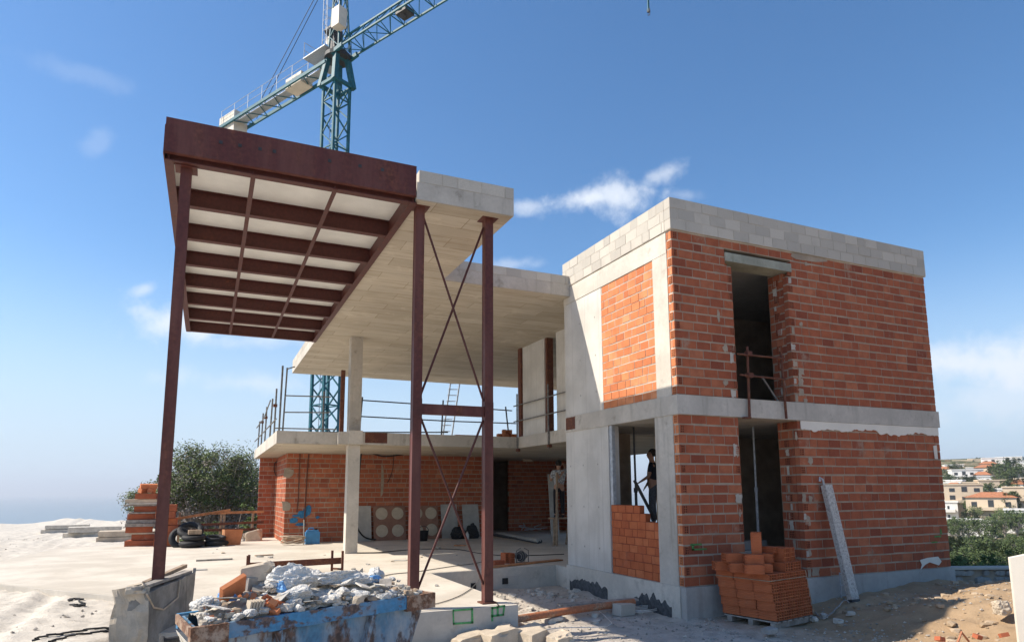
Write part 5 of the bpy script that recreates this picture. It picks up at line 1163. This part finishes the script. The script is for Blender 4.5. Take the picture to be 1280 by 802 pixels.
b.prism([(p.x - .26, p.y, FZ), (p.x + .24, p.y, FZ), (p.x + .32, p.y - .02, FZ + .52), (p.x - .27, p.y - .02, FZ + .54)], (.0, .03, 0)); part('side_panel', b, 'brick_orange', cr)
part('side_panel', MB().prism([(p.x - .265, p.y + .035, FZ), (p.x - .275, p.y + .015, FZ + .54), (p.x - .36, p.y + .5, FZ + .52), (p.x - .34, p.y + .5, FZ)], (.03, 0, 0)), 'plank', cr); part('back_panel', MB().box((p.x - .33, p.y + .5, FZ), (p.x + .28, p.y + .53, FZ + .5)), 'brick', cr)
# rusty rail fence along the terrace edge
fy = 17.9; fa = at(218, 648, 'y', fy); fb = at(322, 640, 'y', fy); fn = thing('rail_fence', 'rough rusty rail fence with timber posts in front of the tree', 'fence', (fa.x, fy, FZ))
for u in (222, 274, 278, 314):
    p = at(u, 676, 'y', fy); part('post', MB().beam((p.x, fy, -1.2), (p.x + .02, fy, at(u, 640, 'y', fy).z), .10, .08), 'wood', fn)
for (u0, v0_, u1, v1) in ((214, 649, 288, 637), (262, 641, 330, 639), (215, 657, 330, 652), (214, 663, 320, 661)): part('rail', MB().beam(at(u0, v0_, 'y', fy - .07), at(u1, v1, 'y', fy - .07), .05, .09), 'plank' if v0_ < 655 else 'rust', fn)
p = at(288, 655, 'y', 18.6); single('blue_drum', lathe((p.x, 18.6, -1.0), [(.26, 0), (.27, .05), (.27, .82), (.25, .88), (.2, .88)], 18), 'blue_plastic', 'blue plastic drum half hidden behind the rail fence', 'drum', smooth=True)
p = at(316, 668, 'y', 17.5); single('sand_heap', MB().rock((p.x, 17.6, FZ + .1), .4, .3, .35, 3, 3, .3), 'stone', 'small pale heap of sand at the corner of the set back brick wall', 'sand')
# stacked grey blocks and boards on the sandy yard further left
rr = random.Random(31)
for k, (u, v, y_, w, hh, mt, lb) in enumerate(((150, 682, 21, 1.5, .45, 'stone', 'low pale stack of concrete blocks beside the tall brick stack'), (118, 676, 25, 2.2, .5, 'rubble', 'wide low stack of pale timber in the sandy yard'), (86, 668, 30, 2.0, .4, 'rubble', 'pale stack of concrete blocks beyond the timber in the yard'))):
    p = at(u, v, 'y', y_); z0 = gh(p.x, y_) - .03; o = thing('block_stack', lb, 'blocks', (p.x, y_, z0)); n = max(2, int(hh / .2))
    for i in range(n): part('stack_layer', MB().cbox((p.x + rr.uniform(-.1, .1), y_ + rr.uniform(-.1, .1), z0 + (i + .5) * hh / n), w * rr.uniform(.85, 1), 1.0, hh / n - .02, rr.uniform(-.1, .1)), mt, o)
for k in range(26):
    x = rr.uniform(-19, -10); y_ = rr.uniform(4, 24); 
    if x > -13.6 and y_ > 3: continue
    s_ = rr.uniform(.06, .2); single('rubble_chunk', MB().rock((x, y_, gh(x, y_) + s_ * .2), s_ * 1.5, s_, s_ * .6, k + 200, 2, .5, rr.uniform(0, 6)), 'rubble', 'half buried pale stone on the sandy yard left of the terrace', 'rubble', 'stones on the sandy yard')

# ------------------------------------------------------------------ people
def skin_body(name, joints, bones, mat, parent, sub=2):
    me = bpy.data.meshes.new(name); names = list(joints); pl = worldloc(parent) if parent else Vector()
    me.from_pydata([tuple(Vector(joints[n][0]) - pl) for n in names], [(names.index(a), names.index(b)) for a, b in bones], []); tmp = bpy.data.objects.new(name + '_tmp', me); COL.objects.link(tmp)
    md = tmp.modifiers.new('Skin', 'SKIN'); sv = me.skin_vertices[0].data
    for i, n in enumerate(names):
        r = joints[n][1]; sv[i].radius = r if isinstance(r, tuple) else (r, r); sv[i].use_root = (i == 0)
    tmp.modifiers.new('Sub', 'SUBSURF').levels = sub; tmp.modifiers['Sub'].render_levels = sub
    dg = bpy.context.evaluated_depsgraph_get(); res = bpy.data.meshes.new_from_object(tmp.evaluated_get(dg)); bpy.data.objects.remove(tmp)
    res.materials.clear(); res.materials.append(M[mat]); res.polygons.foreach_set('use_smooth', [True] * len(res.polygons)); res.name = name
    o = bpy.data.objects.new(name, res); COL.objects.link(o); o.parent = parent; return o
def person(loc, face, label, shirt, trousers, arm_l, arm_r, leg=.10):
    f = Vector((math.cos(face), math.sin(face), 0)); l = Vector((-f.y, f.x, 0)); B = Vector(loc)
    P = lambda a, b, z: B + f * a + l * b + Z * z
    o = thing('person', label, 'person', loc)
    J = {'pelvis': (P(0, 0, .96), (.15, .11)), 'belly': (P(0, 0, 1.12), (.14, .10)), 'chest': (P(.01, 0, 1.33), (.165, .11)), 'neckb': (P(0, 0, 1.48), .075), 'neck': (P(.01, 0, 1.545), .055), 'head0': (P(.03, 0, 1.62), .085), 'head1': (P(.025, 0, 1.70), .098), 'head2': (P(.01, 0, 1.765), .075),
         'nose': (P(.125, 0, 1.66), .016)}
    E_ = [('pelvis', 'belly'), ('belly', 'chest'), ('chest', 'neckb'), ('neckb', 'neck'), ('neck', 'head0'), ('head0', 'head1'), ('head1', 'head2'), ('head1', 'nose')]
    CLs = {}; 
    for sd, s_, arm in (('l', 1, arm_l), ('r', -1, arm_r)):
        sh = P(0, .185 * s_, 1.43); el = sh + f * arm[0][0] + l * arm[0][1] * s_ + Z * arm[0][2]; wr = el + f * arm[1][0] + l * arm[1][1] * s_ + Z * arm[1][2]; hd = wr + (wr - el).normalized() * .085
        J['sh' + sd] = (sh, .062); J['el' + sd] = (el, .043); J['wr' + sd] = (wr, .03); J['ha' + sd] = (hd, (.038, .02)); E_ += [('chest', 'sh' + sd), ('sh' + sd, 'el' + sd), ('el' + sd, 'wr' + sd), ('wr' + sd, 'ha' + sd)]
        dd = (hd - wr).normalized(); cr_ = dd.cross(Z).normalized() if abs(dd.z) < .9 else l
        for k in range(4):
            b0 = hd + cr_ * (-.027 + .018 * k); J['f%d' % k + sd] = (b0 + dd * .045, .0095); J['g%d' % k + sd] = (b0 + dd * (.078 + .006 * (k in (1, 2))) - Z * .012, .008); E_ += [('ha' + sd, 'f%d' % k + sd), ('f%d' % k + sd, 'g%d' % k + sd)]
        J['t' + sd] = (wr + dd * .05 + cr_ * .05, .011); E_.append(('wr' + sd, 't' + sd))
        hp_ = P(0, .095 * s_, .90); kn = P(.03, .11 * s_, .50); an = P(0, .115 * s_, .09); to = P(.15, .125 * s_, .035)
        J['hp' + sd] = (hp_, .098); J['kn' + sd] = (kn, .062); J['an' + sd] = (an, .042); J['to' + sd] = (to, (.045, .03)); E_ += [('pelvis', 'hp' + sd), ('hp' + sd, 'kn' + sd), ('kn' + sd, 'an' + sd), ('an' + sd, 'to' + sd)]
    skin_body('body', J, E_, 'skin', o)
    g = lambda n, k=1.16: (J[n][0], tuple(x * k for x in J[n][1]) if isinstance(J[n][1], tuple) else J[n][1] * k)
    S = {'belly': g('belly'), 'waist': (P(0, 0, .98), (.165, .125)), 'chest': g('chest', 1.13), 'neckb': (P(0, 0, 1.47), .085)}; SE = [('belly', 'waist'), ('belly', 'chest'), ('chest', 'neckb')]
    T = {'pelvis': g('pelvis', 1.08), 'top': (P(0, 0, 1.03), (.148, .112))}; TE = [('pelvis', 'top')]
    for sd in 'lr':
        S['sh' + sd] = g('sh' + sd, 1.22); mid_ = J['sh' + sd][0].lerp(J['el' + sd][0], .75); S['sl' + sd] = (mid_, .062); SE += [('chest', 'sh' + sd), ('sh' + sd, 'sl' + sd)]
        T['hp' + sd] = g('hp' + sd, 1.12); T['kn' + sd] = g('kn' + sd, 1.25); T['an' + sd] = (J['an' + sd][0], .066); TE += [('pelvis', 'hp' + sd), ('hp' + sd, 'kn' + sd), ('kn' + sd, 'an' + sd)]
        skin_body('boot', {'a': (J['an' + sd][0], .055), 'b': (J['an' + sd][0] - Z * .045, .055), 'c': (J['to' + sd][0], (.055, .038))}, [('a', 'b'), ('b', 'c')], 'black', o)
    skin_body('shirt', S, SE, shirt, o); skin_body('trousers', T, TE, trousers, o)
    hc = P(0, 0, 1.715); hb_ = MB(); bm = bmesh.new(); bmesh.ops.create_uvsphere(bm, u_segments=16, v_segments=10, radius=1)
    for v in bm.verts:
        q_ = v.co; hb_.v.append(hc + f * (q_.x * .112 - .016) + l * q_.y * .102 + Z * (max(q_.z, -.75 if q_.x < .2 else .28) * .108))
    bm.verts.index_update(); hb_.f = [tuple(v.index for v in fc.verts) for fc in bm.faces]; bm.free(); part('hair', hb_, 'hair', o, smooth=True)
    for s_ in (1, -1):
        part('eye', MB().rock(P(.103, .034 * s_, 1.685), .012, .014, .010, 1, 2, 0), 'hair', o); part('ear', MB().rock(P(.01, .098 * s_, 1.675), .018, .011, .03, 2, 2, .05), 'skin', o)
    part('mouth', MB().cbox(P(.112, 0, 1.612), .012, .045, .008, face), plain('lip', (.25, .09, .07)), o)
    return o
# worker on a trestle, half hidden by the concrete wall
pt_ = at(699, 681, 'z', FZ); wx = pt_.x; wy = pt_.y
zs_ = at(702, 646, 'y', wy).z
ts = thing('work_trestle', 'wooden trestle with splayed legs under the worker by the concrete wall', 'trestle', (wx, wy, FZ))
part('plank', MB().box((wx - .30, wy - .22, zs_ - .05), (wx + .75, wy + .22, zs_ - .005)), 'wood', ts)
for (dx, dy, sx) in ((-.22, -.18, -.12), (-.10, .18, .06), (.62, -.18, .1), (.5, .18, -.1)): part('leg', MB().beam((wx + dx + sx, wy + dy * 1.3, FZ), (wx + dx, wy + dy, zs_ - .051), .07, .05), 'wood', ts)
hsc = (at(702, 576, 'y', wy).z - zs_) / 1.78
pr1 = person((wx + .02, wy, 0), 1.1, 'worker in mottled grey shirt and black trousers standing on a wooden trestle', 'shirt', 'trousers', ((.10, .06, -.27), (.2, .02, .12)), ((.16, .05, .12), (.22, -.05, .12)))
pr1.location.z = zs_ - .004; pr1.scale = (hsc,) * 3 if .85 < hsc < 1.15 else (1, 1, 1)
a = at(695, 650, 'y', wy - .4); single('timber_post', MB().beam((at(696, 681, 'y', wy - .3).x, wy - .3, FZ), (at(696, 590, 'y', wy - .3).x, wy - .3, at(696, 590, 'y', wy - .3).z), .07, .05), 'wood', 'pale timber post standing beside the worker on the trestle', 'post')
lean_panel(688, 698, 592, 'tall grey sheet leaning behind the worker on the trestle', 'board', 0, wy + 2.0)
# second worker inside the block, seen against the light through the window
sx_ = at(816, 600, 'y', 3.2)
hz2 = at(816, 562, 'y', 3.2).z
pr2 = person((sx_.x, 3.2, 0), 2.4, 'dark silhouette of a worker in navy shirt inside the brick block window', 'navy', 'jeans', ((.06, .05, -.27), (.16, .0, -.10)), ((.05, .06, -.28), (.12, .0, -.18)))
pr2.location.z = hz2 - 1.79 if hz2 - 1.79 > -.2 else -.198
fl = hz2 - 1.79
if fl > -.1:
    sc2 = thing('work_platform', 'low timber platform under the worker inside the brick block', 'platform', (sx_.x, 3.2, -.2)); part('plank', MB().box((sx_.x - .6, 2.9, fl - .05), (sx_.x + .6, 3.5, fl - .001)), 'wood', sc2)
    for dx in (-.5, .5): part('leg', MB().box((sx_.x + dx - .04, 3.15, -.199), (sx_.x + dx + .04, 3.25, fl - .051)), 'wood', sc2)
# props inside the rooms
for (u0, v0_, u1, v1, y_, lb, mt) in ((792, 535, 796, 640, 2.5, 'dark steel prop standing inside the lower window', 'darkmetal'), (941, 527, 949, 690, 1.5, 'galvanised steel prop standing inside the lower doorway', 'galv')):
    a = at(u1, v1, 'y', y_); a.z = -.198; b = at(u0, v0_, 'y', y_); b.z = Z1 - .003; o = thing('steel_prop', lb, 'prop', (a.x, y_, -.2))
    m_ = lerp(a, b, .55); part('outer_tube', MB().tube([a, m_], .032, 10), mt, o); part('inner_tube', MB().tube([m_, b], .024, 10), mt, o); part('base_plate', MB().box((a.x - .07, y_ - .07, -.1985), (a.x + .07, y_ + .07, -.19)), mt, o); part('collar', MB().tube([m_ - Z * .05, m_ + Z * .05], .045, 10), mt, o)
a = at(793, 600, 'y', 2.0); b = at(818, 648, 'y', 2.0); single('timber_brace', MB().beam(a, b, .05, .05), 'darkmetal', 'dark diagonal brace behind the window infill', 'brace')

# ------------------------------------------------------------------ trees
def leaf_cloud(mb, centres, n, spread, size, seed, flat=.7):
    r = random.Random(seed)
    for c, rad in centres:
        for k in range(n):
            d = Vector((r.gauss(0, 1), r.gauss(0, 1), r.gauss(0, flat))); d = d.normalized() * rad * (r.random() ** .4) * spread
            p = c + d; a = Vector((r.gauss(0, 1), r.gauss(0, 1), r.gauss(0, .6))).normalized() * size * r.uniform(.6, 1.4); b_ = a.orthogonal().normalized() * size * r.uniform(.3, .6)
            k0 = len(mb.v); mb.v += [p - a, p + b_, p + a, p - b_]; mb.f.append((k0, k0 + 1, k0 + 2, k0 + 3))
def make_tree(name, label, base, height, crown_w, seed, leaves=60, size=.07, clumps=90, trunks=3, leafmat='leaf', twigs=True, group=None, cr0=.25, top=.62):
    r = random.Random(seed); base = Vector(base); o = thing(name, label, 'tree', base, group); tk_ = MB(); cl = []; tw = MB()
    for k in range(clumps):
        th = r.uniform(0, 2 * math.pi); ph = r.random() ** .7; el = r.uniform(-.25, 1)
        rad = math.sqrt(max(0, 1 - (el * .9) ** 2)); k_ = r.uniform(.55, 1.0)
        c = base + Vector((math.cos(th) * rad * crown_w / 2 * k_, math.sin(th) * rad * crown_w / 2 * k_, height * (cr0 + (1 - cr0) * (.32 + .66 * el * k_)) if el > 0 else height * (cr0 + .25 * (1 + el * 2))))
        c += Vector((r.gauss(0, .1), r.gauss(0, .1), r.gauss(0, .06))) * height * .3
        cl.append((c, crown_w * r.uniform(.045, .15)))
    for i, (c, rad) in enumerate(cl):
        if i % 2 and not twigs: continue
        st = base + Vector((r.uniform(-.2, .2), r.uniform(-.2, .2), height * r.uniform(.06, .25))) * 1.0
        md_ = st.lerp(c, .5) + Vector((r.gauss(0, .05), r.gauss(0, .05), r.gauss(-.03, .04))) * height
        tw.tube([st, st.lerp(md_, .6), md_, md_.lerp(c, .6), c], [height * .014, height * .010, height * .007, height * .004, height * .0015], 5, False)
    for k in range(trunks):
        a_ = 2 * math.pi * k / trunks + r.random(); t_ = base + Vector((math.cos(a_), math.sin(a_), 0)) * crown_w * .12 + Z * height * top
        m_ = base.lerp(t_, .45) + Vector((r.gauss(0, .04), r.gauss(0, .04), 0)) * height
        tk_.tube([base - Z * .3 + Vector((math.cos(a_), math.sin(a_), 0)) * height * .012, base.lerp(m_, .5), m_, t_], [height * .032, height * .026, height * .018, height * .006], 8, False)
    tk_.add(tw.v, tw.f); part('trunk', tk_, 'bark', o)
    lf = MB(); zc = base.z + height * (.46 if twigs and leafmat == 'leaf' else -9); leaf_cloud(lf, [c for c in cl if c[0].z > zc], leaves, 1.35, size, seed + 1); part('crown', lf, leafmat, o)
    if twigs:
        tg = MB(); leaf_cloud(tg, [(c - Z * rad * .5, rad) for c, rad in cl], leaves // 3, 1.3, size * 1.1, seed + 2); part('dry_twigs', tg, 'leaf_twig', o)
    return o
b1 = at(262, 690, 'y', 27); bz = at(262, 553, 'y', 27).z
make_tree('bushy_tree', 'large rounded olive green tree with bare grey branches behind the fence', (b1.x, 27, -1.9), bz + 1.9, 5.0, 3, 330, .058, 150, 5, cr0=.12)
b1 = at(188, 690, 'y', 30); bz = at(188, 588, 'y', 30).z; make_tree('bushy_tree', 'smaller loose olive tree left of the large one, seen past the steel column', (b1.x, 30, -1.8), bz + 1.8, 2.8, 9, 100, .055, 66, 2, cr0=.2)
b1 = at(316, 690, 'y', 30); bz = at(316, 578, 'y', 30).z; make_tree('bushy_tree', 'dark tree between the large tree and the brick wall', (b1.x, 30, -2.0), bz + 2.0, 3.4, 14, 100, .06, 80, 2, 'pine', cr0=.15)
for k, (u, vt_, y_, w, lb) in enumerate(((311, 628, 19.5, .9, 'bright green shrub beside the set back brick wall'), (262, 648, 19.8, 1.1, 'low green shrub behind the rail fence under the tree'), (240, 652, 20.5, 1.2, 'low dark green shrub behind the tyre pile'))):
    b1 = at(u, 676, 'y', y_); hz = at(u, vt_, 'y', y_).z; make_tree('shrub', lb, (b1.x, y_, -1.1), hz + 1.1, w, 40 + k, 45, .05, 26, 3, 'shrub', False, cr0=.05)

# ------------------------------------------------------------------ the hillside village on the right
def villa(u, vb_, r_, w, d, h_, label, wall, roof='flat', floors=2, rot=None, wins=3):
    p = at(u, vb_, 'r', r_); az = math.atan2(p.x - CC.x, p.y - CC.y); rz = -(az) + (rot or 0); f = Vector((-math.sin(az + (-(rot or 0))), -math.cos(az - (rot or 0)), 0))
    o = thing('villa', label, 'house', p); m_ = Matrix.Rotation(rz, 3, 'Z'); ex = m_ @ X; ey = m_ @ Y; A = p - ex * w / 2
    part('wall', MB().obox(A - Z * 6, ex * w, ey * d, Z * (6 + h_)), wall, o)
    if roof == 'flat': part('roof', MB().obox(A - ex * .25 - ey * .25 + Z * (h_ + .01), ex * (w + .5), ey * (d + .5), Z * .45), wall, o)
    else:
        rf_ = MB(); a_ = A - ex * .5 - ey * .5 + Z * (h_ + .01); W_, D_ = w + 1, d + 1; P_ = [a_, a_ + ex * W_, a_ + ex * W_ + ey * D_, a_ + ey * D_]; ri = [a_ + ex * W_ * .3 + ey * D_ / 2 + Z * 1.6, a_ + ex * W_ * .7 + ey * D_ / 2 + Z * 1.6]
        rf_.add(P_ + ri, [(0, 1, 5, 4), (1, 2, 5), (2, 3, 4, 5), (3, 0, 4), (3, 2, 1, 0)]); part('roof', rf_, 'roof_tile', o)
    fh = h_ / floors
    for fl_ in range(floors):
        for k in range(wins):
            x = w * (k + .5) / wins; arch = (k + fl_) % 2 == 0 and wins > 2
            part('window', MB().obox(A + ex * (x - w * .055) - ey * .08 + Z * (fl_ * fh + fh * .22), ex * w * .11, ey * .06, Z * fh * (.58 if arch else .42)), 'window_dark', o)
    if floors > 1: part('balcony', MB().obox(A + ex * w * .1 - ey * 1.3 + Z * (fh - .2), ex * w * .75, ey * 1.29, Z * .95), wall, o)
    return o
VW, VC = 'villa_white', 'villa_cream'
for a in ((1200, 638, 262, 13.5, 9, 8.2, 'large cream villa with arched windows next to the brick facade', VC, 'flat', 3, .15, 4), (1241, 652, 248, 12.5, 9, 7.2, 'cream villa with an orange tiled roof below the pines', VC, 'tile', 2, -.12, 3),
          (1187, 650, 255, 5, 6, 5.5, 'small white house below the large cream villa', VW, 'flat', 2, 0, 1), (1203, 665, 225, 9.5, 6, 3.2, 'long white terrace wall house above the trees', VW, 'flat', 1, .1, 2),
          (1276, 640, 262, 8, 8, 7.5, 'cream house cut by the right edge behind the palms', VC, 'flat', 2, 0, 2), (1242, 618, 330, 9, 8, 5.5, 'cream house half hidden by trees above the tiled villa', VC, 'flat', 1, .2, 2),
          (1186, 608, 370, 8, 8, 4.5, 'low white house at the left end of the middle row', VW, 'flat', 1, 0, 2), (1211, 604, 395, 13, 9, 6.5, 'wide white villa in the middle of the upper row', VW, 'flat', 2, .2, 4), (1232, 600, 420, 9, 8, 6.5, 'white villa beside the wide one under the skyline', VC, 'tile', 2, -.2, 2),
          (1247, 588, 500, 14, 9, 7.5, 'white modern villa on the skyline of the hill', VW, 'flat', 2, .1, 4), (1262, 584, 540, 14, 9, 6.5, 'long white villa at the top right of the hill', VW, 'flat', 2, -.1, 4), (1278, 600, 430, 9, 8, 8, 'white house at the right edge under the skyline', VW, 'flat', 2, 0, 2), (1184, 596, 455, 9, 8, 4.5, 'pale cream house beside the brick facade near the skyline', VC, 'tile', 1, 0, 2), (1222, 596, 450, 10, 8, 5, 'white house behind the wide villa', VW, 'flat', 1, 0, 3),
          (1194, 590, 500, 10, 8, 4.5, 'tiny white house on the skyline beside the brick facade', VW, 'flat', 1, .2, 3), (1204, 586, 530, 11, 8, 5.5, 'tiny cream house on the skyline left of the pines', VC, 'flat', 2, -.1, 3), (1236, 590, 490, 9, 8, 5, 'tiny tiled house under the two tall pines', VC, 'tile', 1, 0, 2), (1229, 610, 365, 8, 7, 5, 'small white house between trees in the middle row', VW, 'flat', 2, .1, 2), (1258, 630, 285, 7, 7, 5, 'small white house under the big hillside pines', VW, 'flat', 2, -.2, 2), (1196, 620, 318, 7, 6, 4, 'small white house above the large cream villa', VW, 'flat', 1, .2, 2), (1270, 592, 470, 11, 8, 7, 'bright white house stepping up at the right skyline', VW, 'flat', 2, .2, 3), (1218, 626, 300, 6, 6, 3.5, 'little cream outbuilding above the tiled villa', VC, 'tile', 1, 0, 1), (1274, 656, 235, 6, 6, 4, 'small white house low at the right edge', VW, 'flat', 1, 0, 2), (1222, 664, 222, 8, 5, 2.5, 'low white pool house right of the long terrace wall', VW, 'flat', 1, -.1, 2)): villa(*a)
rr = random.Random(404)
for k in range(22):
    u = rr.uniform(1180, 1290); v = rr.choice((582, 586, 590, 594, 600, 607, 615, 623)) + rr.uniform(-2, 2) - (u - 1235) * .06; r_ = lerp_tab([(575, 575), (582, 540), (600, 425), (615, 335), (640, 262)], v)
    o = villa(u, v, r_, rr.uniform(5, 8), 6, rr.uniform(3.2, 6), 'tiny white house among the trees high on the far hillside', rr.choice((VW, VW, VC)), rr.choice(('flat', 'flat', 'tile')), rr.choice((1, 2)), rr.uniform(-.5, .5), 2); o['group'] = 'tiny houses on the far hillside'
    if o.children[0].data.materials[0] == M[VC]: o['label'] = 'tiny cream house among the trees high on the far hillside'
def tree_proto(seed, mat, hgt, w, leaves, clumps, label):
    o = make_tree('pine_tree' if mat == 'pine' else 'garden_tree', label, (0, 0, 0), hgt, w, seed, leaves, hgt * .032, clumps, 1, mat, False, cr0=.22, top=.8); return o
prot = [tree_proto(101, 'pine', 6, 5.5, 34, 60, 'dark round pine'), tree_proto(102, 'pine', 7, 5, 34, 55, 'dark loose pine'), tree_proto(103, 'leaf', 5, 5.5, 32, 55, 'olive green tree')]
LB = ['dark rounded pine among the houses on the far hillside', 'taller loose dark pine on the far hillside', 'olive green bushy tree on the far hillside']
used = [False] * 3; rr = random.Random(77)
def plant(u, v, r_, k, s_, label=None, group='trees on the far hillside'):
    p = at(u, v, 'r', r_); o = prot[k] if not used[k] else None
    rz = rr.uniform(0, 6.28)
    if o is None: o = dup(prot[k], p, rz)
    used[k] = True; o.location = p - Z * .4; o.rotation_euler = (0, 0, rz); o.scale = (s_, s_, s_ * rr.uniform(.85, 1.15)); o['label'] = label or LB[k]; o['group'] = group
    return o
for k in range(90):                          # the near wood below the houses
    v = rr.uniform(684, 726); u = rr.uniform(1176, 1300); r_ = 165 - (v - 684) * 1.9
    plant(u, v, r_, rr.choice((0, 0, 1, 2)), rr.uniform(.40, .68), 'pine in the dense wood just below the stone wall', 'wood below the stone wall')
for (u, v, r_, k, s_) in ((1246, 600, 400, 0, 1.5), (1256, 602, 390, 0, 1.6), (1266, 600, 400, 1, 1.5), (1272, 606, 380, 0, 1.6), (1250, 610, 360, 2, 1.3), (1262, 612, 350, 0, 1.4), (1276, 616, 330, 0, 1.3), (1196, 598, 440, 0, 1.4), (1201, 602, 420, 1, 1.2), (1220, 612, 350, 2, 1.2), (1214, 610, 360, 0, 1.2), (1190, 612, 340, 0, 1.3), (1182, 614, 335, 0, 1.3), (1200, 613, 338, 2, 1.1),
          (1216, 640, 255, 0, 1.0), (1219, 648, 245, 2, .9), (1214, 655, 240, 0, .9), (1228, 628, 290, 0, 1.1), (1236, 630, 285, 1, 1.0), (1224, 632, 280, 2, .9), (1262, 640, 262, 0, 1.1), (1266, 648, 250, 1, 1.1), (1256, 654, 238, 2, .9), (1264, 658, 230, 0, .9), (1270, 626, 290, 0, 1.1), (1258, 622, 310, 1, 1.1), (1248, 658, 228, 2, .7), (1236, 660, 225, 2, .7), (1276, 664, 220, 0, .9), (1224, 668, 205, 0, .8), (1212, 672, 196, 0, .9), (1190, 672, 196, 0, .9), (1200, 676, 188, 1, .8), (1182, 668, 205, 2, .9), (1240, 670, 200, 0, .9), (1256, 668, 205, 0, 1.0), (1274, 672, 195, 1, .9), (1226, 584, 560, 1, 1.2), (1231, 584, 560, 0, 1.1), (1240, 586, 540, 1, .9), (1274, 588, 510, 0, 1.3), (1206, 588, 520, 0, .9), (1186, 590, 505, 2, 1.2), (1178, 600, 430, 0, 1.3), (1180, 626, 290, 0, 1.2), (1182, 640, 262, 2, 1.0)):
    plant(u, v, r_, k, s_)
# weeds at the wall
for k, u in enumerate((1196, 1212, 1228, 1244, 1258)):
    p = at(u, 712, 'y', 1.1); make_tree('shrub', 'bright green weed growing behind the dry stone wall', (p.x, 1.2, -1.2), 1.0 + .15 * math.sin(k * 2), .8, 60 + k, 40, .04, 20, 2, 'shrub', False, 'weeds behind the stone wall', cr0=.3)

# odd scraps that lie about on the terrace and in the yard
rr = random.Random(55)
for k in range(34):
    x = rr.uniform(-8.4, .5); y_ = rr.uniform(2.5, 14.5)
    if x > -3.3 and y_ < 5.4 or (-5.3 < x < -4.6 and y_ < 1): continue
    s_ = rr.uniform(.02, .06); single('mortar_crumb', MB().rock((x, y_, FZ + s_ * .25), s_ * 1.4, s_, s_ * .6, k + 300, 2, .5, rr.uniform(0, 6)), rr.choice(('rubble', 'rubble_grey', 'stone')), 'small crumb of dried mortar on the terrace floor', 'rubble', 'mortar crumbs on the terrace')
for k, (u, v, w, d_, hh, mt, lb) in enumerate(((330, 694, .5, .12, .03, 'wood', 'short brown timber offcut on the terrace behind the skip'), (268, 700, .9, .1, .04, 'wood_grey', 'grey lath lying on the terrace near the left steel column'), (500, 700, .35, .25, .01, 'board', 'flat grey cardboard scrap on the terrace right of the concrete column'), (250, 712, .3, .2, .02, 'board', 'flat board scrap on the terrace above the weathered block'), (575, 682, .4, .1, .04, 'plank', 'orange timber offcut in the shade by the right steel column'))):
    p = at(u, v, 'z', FZ); single('offcut', MB().cbox((p.x, p.y, FZ + hh / 2 + .001), w, d_, hh, rr.uniform(-.6, .6)), mt, lb, 'offcut')
def ground_cable(pts, label):
    P_ = [at(u, v, 'z', -.37) for u, v in pts]; Q = []
    for a_, b_ in zip(P_, P_[1:]):
        for k in range(8): q_ = lerp(a_, b_, k / 8); Q.append(Vector((q_.x + .05 * math.sin(k * 1.9), q_.y, gh(q_.x, q_.y) + .02)))
    single('cable', MB().tube(Q, .014, 6), 'black', label, 'cable')
ground_cable([(40, 797), (70, 793), (100, 789), (130, 785), (158, 782)], 'black cable lying across the pale sand left of the weathered block')
ground_cable([(60, 799), (95, 793), (125, 790), (155, 784)], 'second black cable in front of the first on the pale sand')
ground_cable([(86, 750), (92, 745), (100, 748), (104, 756), (96, 757), (90, 753)], 'small dark loop of hose on the pale sand')
